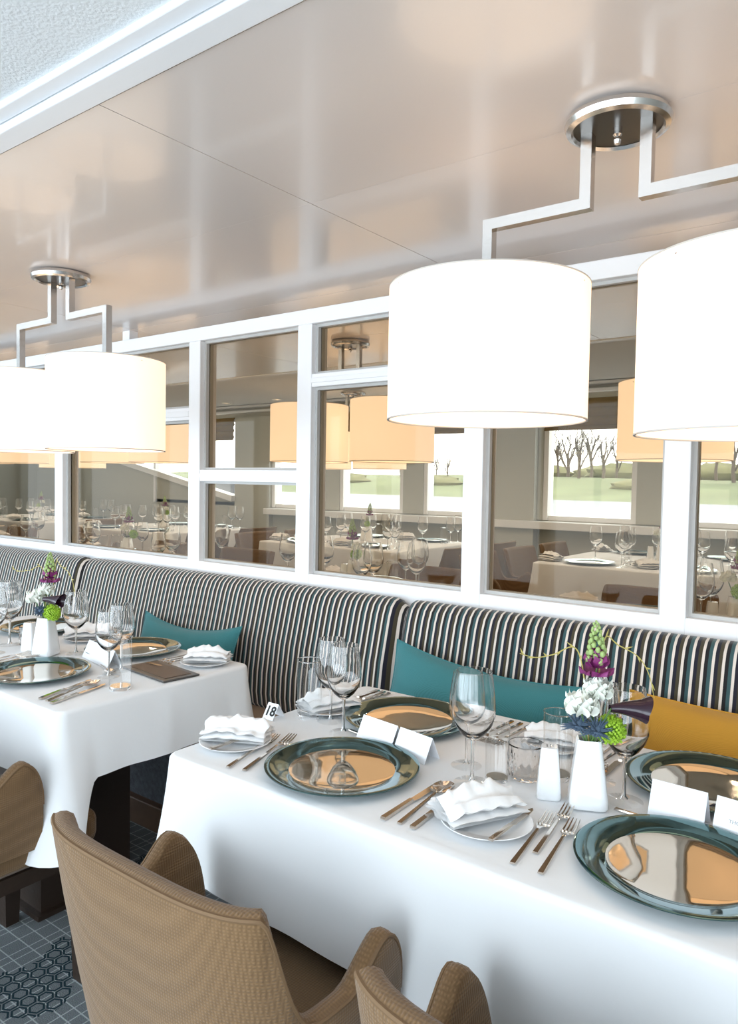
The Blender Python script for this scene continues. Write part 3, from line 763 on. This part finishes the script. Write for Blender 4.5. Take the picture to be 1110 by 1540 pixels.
def plate_spec():
    mb = MB(); mb.lathe([(.0001, .0048), (.06, .0048), (.100, .0056), (.110, .0070)], 64); well = mb.mesh('well', 'plate_in')
    mb = MB(); mb.lathe([(.110, .0070), (.113, .0085), (.130, .0125), (.150, .0165), (.1585, .0178), (.1605, .0172), (.1595, .0150), (.130, .008), (.110, .0005), (.0001, .0005)], 72); rim = mb.mesh('rim', 'plate_rim')
    return [part('well', well), part('rim', rim)]
PL = plate_spec()
def charger(x, y, z, label, group='charger plates', sc=1.): return make(PL, 'charger_plate', label, 'plate', (x, y, z + .0008), rng.uniform(0, 6), group, sc=sc)
mb = MB(); mb.lathe([(.0001, .005), (.05, .005), (.058, .007), (.080, .0125), (.0815, .0115), (.058, .001), (.0001, .001)], 48); SIDE = [part('dish', mb.mesh('dish', 'china'))]
def side_plate(x, y, z, label, group='bread plates'): return make(SIDE, 'bread_plate', label, 'plate', (x, y, z + .0008), 0, group)

def napkin_mesh(seed, w=.15, d=.105, layers=5):
    r = random.Random(seed); path = []
    for k in range(layers):                       # accordion of soft folds, the last one ruffled
        sg = 1 if k % 2 == 0 else -1; dd = d / 2 * r.uniform(.84, 1.0) * (1 - .05 * k); z = .0015 + .0068 * k; n = 12
        for i in range(n + 1):
            f = i / n; y = sg * (-dd + 2 * dd * f)
            zz = z + (.0025 * math.sin(f * math.pi) if k else 0)
            if k == layers - 1: zz += .013 * math.sin(math.pi * f) + .007 * math.sin(f * 11 + seed)
            path.append((y, zz))
        if k < layers - 1: path.append((sg * (dd + .0045), z + .0036))
    nx = 30; mb = MB(); L = len(path)
    def fn(i, j):
        u = i / (nx - 1) * 2 - 1; y, z = path[j]; hgt = z / .045
        x = u * w / 2 * (1 + .05 * math.sin(j * .9 + seed)) ; n_ = noise.noise((u * 1.9 + seed, y * 15, hgt * 1.5)); n_ = .45 - 1.7 * abs(n_); n2 = noise.noise((u * 4.1 + seed + 20 * y, y * 24, 3 + hgt))
        zz = z * (1 - .35 * abs(u) ** 3) + hgt * (.010 * n_ + .005 * n2) * (1 if z > .004 else 0)
        y = y * (1 - .10 * math.cos(u * 2.2 + seed) * hgt) + .010 * n_ * hgt
        return (x + .004 * n2, y, max(.0006, zz))
    V = [fn(i, j) for i in range(nx) for j in range(L)]
    F = [(i * L + j, (i + 1) * L + j, (i + 1) * L + j + 1, i * L + j + 1) for i in range(nx - 1) for j in range(L - 1)]
    mb.add(V, F); return mb.mesh('napkin', 'napkin', angle=70)
NAP = [napkin_mesh(3), napkin_mesh(8), napkin_mesh(14)]
def napkin(x, y, z, rz, k, label, sc=1., group='folded napkins'):
    o = link('napkin', NAP[k % 3], None, (x, y, z), (0, 0, rz), sc); return tag(o, label, 'napkin', group)

def cutlery():
    def bar(y0, y1, w0, w1, z0, z1, t=.0024):
        mb = MB(); n = 7
        sec = []
        for i in range(n):
            f = i / (n - 1); y = y0 + (y1 - y0) * f; w = w0 + (w1 - w0) * f; z = z0 + (z1 - z0) * f
            sec.append([(-w / 2, y, z), (w / 2, y, z), (w / 2 - .0008, y, z + t), (-w / 2 + .0008, y, z + t)])
        V = [v for s in sec for v in s]; F = [(i * 4 + j, i * 4 + (j + 1) % 4, (i + 1) * 4 + (j + 1) % 4, (i + 1) * 4 + j) for i in range(n - 1) for j in range(4)]
        F += [(3, 2, 1, 0), tuple(range((n - 1) * 4, n * 4))]
        return mb.add(V, F)
    kh = bar(0, .095, .012, .010, .001, .002, .005).mesh('handle', 'steel', False)
    mb = MB(); prof = [(-.005, .095), (.005, .095), (.0085, .105), (.009, .17), (.006, .198), (-.001, .208), (-.005, .195)]
    mb.prism(prof, .0028, .0042); kb = mb.mesh('blade', 'steel', False)
    fh = bar(0, .125, .010, .0055, .001, .006, .003).mesh('handle', 'steel', False)
    mb = MB()
    def head(u, v):
        y = .125 + .035 * v; w = .0055 + (.0235 - .0055) * sm(v, 0, .8); x = (u - .5) * w
        return (x, y, .0085 - .005 * sm(v, .1, .9) + .10 * x * x * 100 * .2)
    mb.grid(9, 8, head)
    for k in range(4):
        x = -.0096 + k * .0064; mb.tube([(x, .158, .0040), (x, .175, .0046), (x * .95, .192, .0075), (x * .93, .202, .0095)], [.0017, .0015, .0013, .0008], 6)
    fhd = mb.mesh('tines', 'steel')
    mb = MB()
    def bowl(u, v):
        t = 2 * math.pi * u; r = v; x = math.cos(t) * .0205 * r; y = .165 + math.sin(t) * .033 * r * (1 + .1 * math.sin(t))
        return (x, y, .0020 + .0075 * r * r)
    mb.grid(28, 8, bowl, wrap=True); sb = mb.mesh('spoon_bowl', 'steel')
    sh = bar(0, .135, .010, .0050, .001, .0075, .003).mesh('handle', 'steel', False)
    return [part('handle', kh), part('blade', kb)], [part('handle', fh), part('tines', fhd)], [part('handle', sh), part('spoon_bowl', sb)]
KN, FK, SP = cutlery()
def cut(spec, x, y, rz, label, z=TZ, sc=1.):
    nm, cat = {id(KN): ('table_knife', 'knife'), id(FK): ('table_fork', 'fork'), id(SP): ('soup_spoon', 'spoon')}[id(spec)]
    return make(spec, nm, label, cat, (x, y, z + .0012), rz, cat + 's on the tables', sc=sc)
def aim(p, q): return -math.atan2(q[0] - p[0], q[1] - p[1])

def vase_meshes():
    def sq(a, z): c, s = abs(math.cos(a)), abs(math.sin(a)); return 1 / (c ** 6 + s ** 6) ** (1 / 6)
    mb = MB(); mb.lathe([(.0001, .002), (.034, .002), (.0362, .006), (.0350, .02), (.0225, .122), (.0212, .127), (.0190, .126), (.0200, .118), (.028, .03), (.0001, .02)], 56, mod=sq); v = mb.mesh('vase', 'china')
    mb = MB(); mb.lathe([(.0001, 0), (.0215, 0), (.0232, .004), (.0225, .02), (.0165, .092), (.0150, .098), (.0001, .0985)], 48, mod=sq); s = mb.mesh('shaker', 'china')
    mb = MB()
    for k in range(5):
        a = k * 1.2566; mb.lathe([(.0001, .0992), (.0011, .0992), (.0011, .0982)], 8, .006 * math.cos(a), .006 * math.sin(a))
    return v, s, mb.mesh('holes', 'ink')
VASE, SHK, HOLE = vase_meshes()
def vase(x, y, z, label, rz=R(25)): return tag(link('bud_vase', VASE, None, (x, y, z + .0008), (0, 0, rz)), label, 'vase', 'white bud vases')
def shaker(x, y, z, label, rz=R(25), sc=1.): return make([part('body', SHK), part('holes', HOLE)], 'salt_shaker', label, 'shaker', (x, y, z + .0008), rz, 'white shakers', sc=sc)

# flowers: local frame at the vase foot, x to the photo's right, z up
def flower_kit():
    kit = {}
    mb = MB()
    def petal(u, v):
        a = (u - .5) * 2; w = .025 * math.sin(math.pi * min(1, .18 + .80 * v)) ** .6
        return (a * w, .006 + .020 * v - .006 * a * a * v, .026 * v ** 1.1 + .005 * math.sin(a * 5 + v * 3) * v - .004 * a * a)
    mb.grid(9, 7, petal); kit['petal'] = mb.mesh('petal', 'ivory', angle=80)
    mb = MB()
    def pp(u, v):
        a = (u - .5) * 2; w = .015 * math.sin(math.pi * min(1, .15 + .83 * v)) ** .7
        return (a * w, .004 + .022 * v, .012 * v + .006 * math.sin(a * 4) * v)
    mb.grid(7, 6, pp); kit['ppetal'] = mb.mesh('petal', 'purple', angle=80)
    r = random.Random(4); mb = MB()
    for k in range(90):
        a, f = r.uniform(0, 6.283), math.acos(r.uniform(-.5, 1)); d = Vector((math.sin(f) * math.cos(a), math.sin(f) * math.sin(a), math.cos(f)))
        l = r.uniform(.020, .033); mb.tube([d * .006, d * l * .6, d * l], [.0022, .0017, .0003], 4)
    kit['spikes'] = mb.mesh('bracts', 'thistle')
    mb = MB(); mb.lathe([(.0001, -.012), (.008, -.008), (.011, 0), (.009, .010), (.0001, .015)], 12); kit['cone'] = mb.mesh('cone', 'thistle')
    mb = MB()
    for k in range(260):
        f = math.acos(1 - 2 * (k + .5) / 260); a = k * 2.39996; d = Vector((math.sin(f) * math.cos(a), math.sin(f) * math.sin(a), math.cos(f)))
        l = .026 * r.uniform(.78, 1.15); mb.tube([d * .012, d * l], [.0012, .0027], 5)
    kit['tuft'] = mb.mesh('tuft', 'lime')
    mb = MB()
    for k in range(46):
        f = k / 45; a = k * 2.39996; rr = .015 * (1 - f) ** .7 + .0025; z = .075 * f; s = .0062 * (1 - f * .6)
        c = Vector((rr * math.cos(a), rr * math.sin(a), z))
        mb.grid(8, 5, lambda u, v: c + Vector((math.cos(u * 6.283) * math.sin(v * 3.1416) * s, math.sin(u * 6.283) * math.sin(v * 3.1416) * s, -math.cos(v * 3.1416) * s * 1.25)), wrap=True)
    kit['buds'] = mb.mesh('buds', 'spire')
    mb = MB()
    def spathe(u, v):
        t = (u - .5) * 2 * 2.75; rr = .007 + .0145 * v ** 1.2 + .010 * max(0, v - .8) * 5 * abs(math.cos(t / 2)) * .5
        return (-.002 + .062 * v + .016 * max(0, math.cos(t)) * v * v, rr * math.sin(t), rr * math.cos(t) - .010 * v * v)
    mb.grid(25, 12, spathe); kit['spathe'] = mb.mesh('spathe', 'calla', angle=80)
    mb = MB(); mb.tube([(.01, 0, 0), (.035, 0, .001), (.05, 0, .0)], [.0035, .004, .002], 8); kit['spadix'] = mb.mesh('spadix', 'purple')
    return kit
KIT = flower_kit()
def stem_part(t, q, bend=(0, 0)):
    mb = MB(); mb.tube([(0, 0, .03), (q[0] * .1, q[1] * .1, .11), (q[0] * .6 + bend[0], q[1] * .6 + bend[1], .11 + (q[2] - .11) * .6), q], .0018, 6); link('stem', mb.mesh('stem', 'stem'), t)
def white_flower(base, rz, q, label, sc=1.):
    t = thing('white_lisianthus', label, 'flower', base, rz, 'white blossoms'); stem_part(t, (q[0], q[1], q[2] - .012))
    for ring, (n, tilt, s) in enumerate(((5, 62, .75), (7, 32, .95), (8, 2, 1.05))):
        for k in range(n):
            o = link('petal', KIT['petal'], t, (q[0], q[1], q[2] - .010), (R(tilt), 0, 2 * math.pi * (k + .37 * ring) / n), s * sc)
            o.rotation_mode = 'XYZ'
def purple_flower(base, rz, q, label, spire=True):
    t = thing('purple_snapdragon', label, 'flower', base, rz, 'purple spires'); stem_part(t, q)
    for ring, (n, tilt, dz) in enumerate(((5, 20, 0), (6, -10, -.012), (5, 50, .006))):
        for k in range(n): link('petal', KIT['ppetal'], t, (q[0], q[1], q[2] + dz), (R(tilt), 0, 2 * math.pi * (k + .4 * ring) / n), 1.15)
    if spire: link('buds', KIT['buds'], t, (q[0], q[1], q[2] + .012), (R(-2), R(-2), 0))
def thistle(base, rz, q, label):
    t = thing('blue_thistle', label, 'flower', base, rz, 'blue thistles'); stem_part(t, q)
    link('bracts', KIT['spikes'], t, q); link('cone', KIT['cone'], t, q)
def lime_ball(base, rz, q, label):
    t = thing('green_trick_dianthus', label, 'flower', base, rz, 'lime green balls'); t.name = 'green_dianthus'; stem_part(t, q)
    link('tuft', KIT['tuft'], t, q)
def calla(base, rz, q, turn, label):
    t = thing('calla_lily', label, 'flower', base, rz, 'dark calla lilies'); stem_part(t, q)
    s = link('spathe', KIT['spathe'], t, q, (0, R(-4), turn), 1.0); link('spadix', KIT['spadix'], s)
def twig(base, rz, path, label):
    t = thing('curly_twig', label, 'twig', base, rz, 'curly twigs')
    mb = MB(); P = [Vector(p) for p in path]; fine = []
    for i in range(len(P) - 1):
        for k in range(6):
            f = k / 6; p0, p1, p2, p3 = P[max(0, i - 1)], P[i], P[i + 1], P[min(len(P) - 1, i + 2)]
            fine.append(.5 * ((2 * p1) + (p2 - p0) * f + (2 * p0 - 5 * p1 + 4 * p2 - p3) * f * f + (3 * p1 - p0 - 3 * p2 + p3) * f ** 3))
    fine.append(P[-1]); n = len(fine); mb.tube(fine, [.0017 - .0010 * i / n for i in range(n)], 6); link('branch', mb.mesh('branch', 'twig'), t)
    for k in range(14, n - 2, 4):
        d = (fine[k + 1] - fine[k]).normalized(); u = Vector((0, 0, 1)) * (1 if k % 8 < 4 else -.3) + Vector((.5, 0, 0)) * (1 if k % 3 else -1)
        mb = MB(); mb.tube([fine[k], fine[k] + (d + u * .6) * .006, fine[k] + (d + u * .7) * .012], [.0008, .0016, .0003], 5); link('bud', mb.mesh('bud', 'twig'), t)
def bouquet(x, y, z, rz, who, full=True):
    b = (x, y, z)
    white_flower(b, rz, (.010, -.010, .220), 'upper white blossom in the vase ' + who)
    white_flower(b, rz, (-.022, -.022, .193), 'lower white ruffled blossom in the vase ' + who, 1.15)
    purple_flower(b, rz, (.012, .006, .258), 'purple and green flower spire in the vase ' + who)
    lime_ball(b, rz, (.036, -.012, .148), 'lime green fluffy ball in the vase ' + who)
    thistle(b, rz, (.004, -.028, .150), 'right blue thistle at the lip of the vase ' + who)
    if full:
        thistle(b, rz, (-.026, -.012, .155), 'left blue thistle at the lip of the vase ' + who)
    calla(b, rz, (.026, -.040, .196), R(4), 'near-black calla lily in the vase ' + who)
    twig(b, rz, [(0, 0, .05), (-.002, 0, .14), (-.012, .01, .25), (-.030, .01, .296), (-.07, .005, .283), (-.105, 0, .278), (-.135, -.004, .286)], 'pale yellow twig reaching left from the vase ' + who)
    twig(b, rz, [(0, 0, .05), (.004, .004, .14), (.020, .015, .25), (.030, .015, .315), (.052, .01, .302), (.088, .005, .282), (.108, .0, .25), (.118, -.004, .205)], 'pale yellow twig arching right from the vase ' + who)

# place cards and signs
def text_mesh(s, size, mat):
    cu = bpy.data.curves.new('text', 'FONT'); cu.body = s; cu.size = size; cu.align_x = 'CENTER'; cu.align_y = 'CENTER'; cu.extrude = .0002; cu.offset = .0009 if size > .02 else 0
    o = bpy.data.objects.new('text_tmp', cu); COL.objects.link(o); bpy.context.view_layer.update()
    me = bpy.data.meshes.new_from_object(o.evaluated_get(bpy.context.evaluated_depsgraph_get())); bpy.data.objects.remove(o)
    me.materials.clear(); me.materials.append(M[mat]); return me
def tent(p, q, h, label, depth=.05, text=None, tsize=.006, tmat='pale_ink', tx=0, mat='card', name='place_card', cat='card', group='folded place cards', tz=.42, z=TZ):
    w = math.dist(p, q); cx, cy = (p[0] + q[0]) / 2, (p[1] + q[1]) / 2; rz = math.atan2(q[1] - p[1], q[0] - p[0])
    t = thing(name, label, cat, (cx, cy, z + .0008), rz, group); th = .0008; al = math.atan2(depth / 2, h)
    for sg in (1, -1):
        mb = MB(); mb.prism([(sg * 0, h), (sg * 0, h - .0012), (sg * (depth / 2 - th), 0), (sg * depth / 2, 0)], -w / 2, w / 2, 'x')
        link('leaf', mb.mesh('leaf', mat if sg < 0 or mat == 'card' else mat, False), t, (0, depth / 2, 0))
    if text:
        o = link('lettering', text_mesh(text, tsize, tmat), t, (tx, depth / 2 * (1 - (1 - tz)) - .0006, h * tz), (R(90) - al, 0, 0))
    return t

# ------------------------------------------------------------------ near table, numbered 18
charger(-.945, 1.178, TZ, 'mirror-bright charger plate at the front left of the table numbered 18')
charger(-1.018, 1.532, TZ, 'charger plate in front of the wide teal cushion')
charger(-.288, 1.205, TZ, 'largest-looking charger plate at the lower right')
charger(-.325, 1.580, TZ, 'charger plate in front of the mustard cushion')
side_plate(-1.232, 1.148, TZ, 'bread plate at the front left corner of the near table')
napkin(-1.242, 1.165, TZ + .012, R(28), 0, 'puffed white napkin at the front left corner of the near table', .98)
cut(KN, -1.222, 1.065, R(-4), 'butter knife resting on the bread plate at the near table corner', TZ + .012, .8)
side_plate(-.597, 1.152, TZ, 'bread plate between the two front settings of the near table')
napkin(-.625, 1.165, TZ + .012, R(62), 1, 'white napkin on the bread plate between the two front settings')
cut(KN, -.552, 1.080, aim((-.552, 1.080), (-.548, 1.224)), 'butter knife on the bread plate between the two front settings', TZ + .012, .75)
cut(FK, -1.139, 1.041, aim((-1.139, 1.041), (-1.188, 1.236)), 'outer fork left of the front left charger plate')
cut(FK, -1.100, 1.050, aim((-1.10, 1.050), (-1.165, 1.284)), 'inner long fork left of the front left charger plate', TZ, 1.08)
cut(KN, -.749, 1.052, aim((-.749, 1.056), (-.753, 1.21)), 'inner knife right of the front left charger plate')
cut(SP, -.717, 1.056, aim((-.717, 1.06), (-.731, 1.249)), 'soup spoon right of the front left charger plate')
cut(KN, -.689, 1.056, aim((-.689, 1.06), (-.698, 1.217)), 'outer knife half under the middle bread plate')
cut(FK, -.500, 1.056, aim((-.5, 1.06), (-.521, 1.259)), 'outer fork left of the lower right charger plate')
cut(FK, -.486, 1.110, aim((-.486, 1.112), (-.508, 1.315)), 'raised middle fork left of the lower right charger plate')
cut(FK, -.453, 1.056, aim((-.453, 1.059), (-.478, 1.27)), 'inner fork left of the lower right charger plate')
for k, (x, d) in enumerate(((-1.235, 'outermost'), (-1.215, 'second'), (-1.196, 'third'))):
    cut(KN if k < 2 else SP, x, 1.700, math.pi, d + ' piece of cutlery left of the plate by the wide teal cushion')
for k, (x, d, s) in enumerate(((-.815, 'innermost fork', FK), (-.790, 'middle fork', FK), (-.765, 'outermost fork', FK))):
    cut(s, x, 1.700, math.pi, d + ' right of the plate by the wide teal cushion')
for k, (x, d, s) in enumerate(((-.560, 'outermost knife', KN), (-.535, 'soup spoon', SP), (-.510, 'innermost knife', KN))):
    cut(s, x, 1.695, math.pi, d + ' left of the plate by the mustard cushion')
side_plate(-.665, 1.60, TZ, 'bread plate at the back of the near table behind the tumblers')
napkin(-.665, 1.60, TZ + .012, R(20), 2, 'white napkin at the back of the near table behind the tumblers', .8)
side_plate(-1.235, 1.475, TZ, 'bread plate behind the left glasses of the near table')
napkin(-1.228, 1.470, TZ + .012, R(70), 2, 'peaked white napkin seen through the left glasses of the near table', .95)
cut(SP, -1.09, 1.385, R(-105), 'dessert spoon lying behind the front left charger plate', sc=.8)
cut(SP, -.44, 1.36, R(-100), 'dessert spoon lying in front of the right place card', sc=.85)
tumbler(-1.235, 1.402, TZ, 'plain tumbler standing beside the two left wine glasses')
wine(-1.172, 1.412, TZ, 'back wine glass of the pair at the left of the near table', .93)
wine(-1.092, 1.364, TZ, 'front wine glass of the pair at the left of the near table', .95)
wine(-.707, 1.298, TZ, 'tall front wine glass in the middle of the near table', 1.02)
wine(-.762, 1.372, TZ, 'shorter wine glass behind the tall one in the middle of the near table', .90)
tumbler(-.676, 1.345, TZ, 'small plain tumbler beside the middle wine glasses', sc=.76)
make(CUT, 'crystal_tumbler', 'cut crystal tumbler beside the middle wine glasses', 'glass', (-.636, 1.395, TZ), 0, 'cut crystal tumblers')
tumbler(-.585, 1.435, TZ, 'tumbler standing behind the salt shaker', sc=.93)
wine(-.440, 1.408, TZ, 'large wine glass right of the flower vase on the near table', .98)
wine(-.510, 1.470, TZ, 'wine glass hidden behind the flower vase on the near table', .9)
vase(-.489, 1.349, TZ, 'white square vase with flowers on the near table')
shaker(-.561, 1.336, TZ, 'white square shaker left of the vase on the near table')
bouquet(-.489, 1.349, TZ, R(37), 'on the near table')
tent((-1.045, 1.352), (-.935, 1.335), .052, 'left blank place card between the two left plates of the near table')
tent((-.928, 1.334), (-.832, 1.316), .052, 'right place card between the two left plates of the near table')
tent((-.385, 1.369), (-.289, 1.366), .062, 'place card in front of the plate by the mustard cushion')
tent((-.276, 1.367), (-.165, 1.355), .062, 'place card at the right edge, printed with a name', text='THO', tsize=.009, tx=-.022, tz=.45)
tent((-1.318, 1.318), (-1.282, 1.318), .036, 'small tent sign showing the number 18', .045, text='18', tsize=.034, tmat='ink', tz=.5, name='table_number', cat='sign', group='table signs')

# ------------------------------------------------------------------ far table at the left
charger(-2.135, 1.170, TZ, 'front charger plate of the far table at the left')
charger(-2.172, 1.545, TZ, 'gold reflecting charger plate at the back of the far table')
charger(-2.75, 1.545, TZ, 'charger plate at the left edge behind the far table glasses')
charger(-2.80, 1.170, TZ, 'leftmost charger plate at the front of the far table')
tumbler(-1.812, 1.245, TZ, 'plain tumbler in front of the wine glass on the far table')
wine(-1.985, 1.368, TZ, 'wine glass behind the plain tumbler on the far table', .93)
wine(-1.950, 1.300, TZ, 'second wine glass overlapping the first on the far table', .9)
wine(-2.290, 1.400, TZ, 'wine glass right of the flower vase on the far table', .96)
wine(-2.583, 1.323, TZ, 'right one of the wine glasses at the left edge', 1.02)
wine(-2.50, 1.225, TZ, 'wine glass cut off by the left edge of the picture', 1.0)
make(CUT, 'crystal_tumbler', 'cut crystal tumbler left of the shaker on the far table', 'glass', (-2.52, 1.365, TZ), 0, 'cut crystal tumblers')
vase(-2.349, 1.326, TZ, 'white square vase with flowers on the far table')
shaker(-2.445, 1.322, TZ, 'white shaker left of the vase on the far table')
bouquet(-2.349, 1.326, TZ, R(20), 'on the far table', False)
side_plate(-1.852, 1.592, TZ, 'bread plate at the back right corner of the far table')
napkin(-1.848, 1.600, TZ + .012, R(35), 1, 'white napkin at the back right corner of the far table', .9)
side_plate(-2.455, 1.545, TZ, 'bread plate behind the vase of the far table')
napkin(-2.455, 1.55, TZ + .012, R(50), 0, 'stacked white napkin behind the vase of the far table', 1.05)
cut(KN, -1.881, 1.045, aim((-1.881, 1.045), (-1.925, 1.172)), 'inner knife right of the front plate on the far table')
cut(SP, -1.851, 1.047, aim((-1.851, 1.047), (-1.905, 1.228)), 'soup spoon right of the front plate on the far table')
cut(KN, -1.820, 1.042, aim((-1.82, 1.042), (-1.88, 1.253)), 'outer knife right of the front plate on the far table')
cut(SP, -2.11, 1.372, R(-110), 'dessert spoon behind the front plate on the far table', sc=.8)
for k, x in enumerate((-2.315, -2.345, -2.375)):
    cut(FK, x, 1.10, R(8), ('inner', 'middle', 'outer')[k] + ' fork left of the front plate on the far table')
for k, x in enumerate((-1.985, -1.962, -1.94)):
    cut(FK, x, 1.655, math.pi + R(4), ('inner', 'middle', 'outer')[k] + ' fork right of the back plate on the far table')
tent((-2.235, 1.388), (-2.025, 1.345), .055, 'long white place card between the two plates of the far table')
mn = thing('menu_holder', 'dark framed menu board lying at the right edge of the far table', 'menu', (-1.872, 1.432, TZ + .0012), R(-6))
mb = MB(); mb.box(-.125, .115, -.062, .062, 0, .006); link('board', mb.mesh('board', 'slate', False), mn, bevel=.001)
mb = MB(); mb.box(-.105, .095, -.044, .044, .006, .0072); link('inlay', mb.mesh('inlay', 'brownboard', False), mn)

# ------------------------------------------------------------------ settings behind the glass
def far_setting(x0, x1, y0, y1, nx, ny, who, seed, flowers=True):
    r = random.Random(seed); z = TZ2
    for i in range(nx):
        for j in range(ny):
            x = x0 + (x1 - x0) * (i + .5) / nx; y = y0 + .162 + (y1 - y0 - .324) * (j / max(1, ny - 1))
            charger(x, y, z, 'charger plate on the ' + who, 'charger plates behind the glass')
            side_plate(x - .26, y + r.uniform(-.02, .02), z, 'bread plate on the ' + who, 'bread plates behind the glass')
            napkin(x - .26, y, z + .012, r.uniform(0, 3), i + j, 'white napkin on the ' + who, 1., 'napkins behind the glass')
            s = 1 if j == 0 else -1
            for q in range(2):
                wine(x + .215 + .01 * q, y + s * (.03 - .10 * q) + r.uniform(-.004, .004), z, 'wine glass on the ' + who, r.uniform(.92, 1.05), 'wine glasses behind the glass')
            tumbler(x + .20, y + s * .115, z, 'tumbler on the ' + who, 'tumblers behind the glass', .9)
    cx, cy = (x0 + x1) / 2, (y0 + y1) / 2
    if flowers:
        b = (cx, cy, z); rz = r.uniform(0, 6)
        vase(cx, cy, z, 'white vase on the ' + who); shaker(cx - .08, cy + .03, z, 'white shaker on the ' + who)
        purple_flower(b, rz, (.012, .006, .235), 'purple flower spire on the ' + who)
        white_flower(b, rz, (-.022, -.015, .19), 'white blossom on the ' + who)
        lime_ball(b, rz, (.034, -.012, .15), 'lime green ball flower on the ' + who)
bw = ['table close behind the leftmost panes', 'table close behind the panes left of the middle', 'table close behind the middle pane', 'table close behind the right pane']
for k, (a, b) in enumerate(BT):
    if k == 2:
        far_setting(a, b, 2.46, 3.10, 1, 2, bw[k], 30 + k)
        for q, (x, y) in enumerate(((-2.57, 2.74), (-2.51, 2.83), (-1.82, 2.78), (-2.36, 2.78))):
            wine(x, y, TZ2, 'wine glass on the ' + bw[k], 1.03, 'wine glasses behind the glass')
    else:
        far_setting(a, b, 2.46, 3.10, 2, 2, bw[k], 30 + k)
for k, (a, b, c, d) in enumerate(CT):
    far_setting(a, b, c, d, 2, 2, 'distant window-side table ' + cn[k], 50 + k)
    r = random.Random(k)
    for q in range(8):
        wine(a + .22 + q * (b - a - .44) / 7, (c + d) / 2 + (.13 if q % 2 else -.13), TZ2, 'wine glass on the distant window-side table ' + cn[k], 1, 'wine glasses behind the glass')

# window openings guide the skylight into the room
def portal(x0, x1, z0, z1, y, face):
    l = bpy.data.lights.new('window_portal', 'AREA'); l.shape = 'RECTANGLE'; l.size = x1 - x0; l.size_y = z1 - z0
    l.cycles.is_portal = True
    o = bpy.data.objects.new('window_portal', l); COL.objects.link(o); o.location = ((x0 + x1) / 2, y, (z0 + z1) / 2)
    o.rotation_euler = (R(90) if face > 0 else R(-90), 0, 0)
portal(XL, XR, .35, 2.06, YN - .13, 1)
portal(wx(-9.6), wx(-.95), SILL, HEAD, YW + .15, -1)
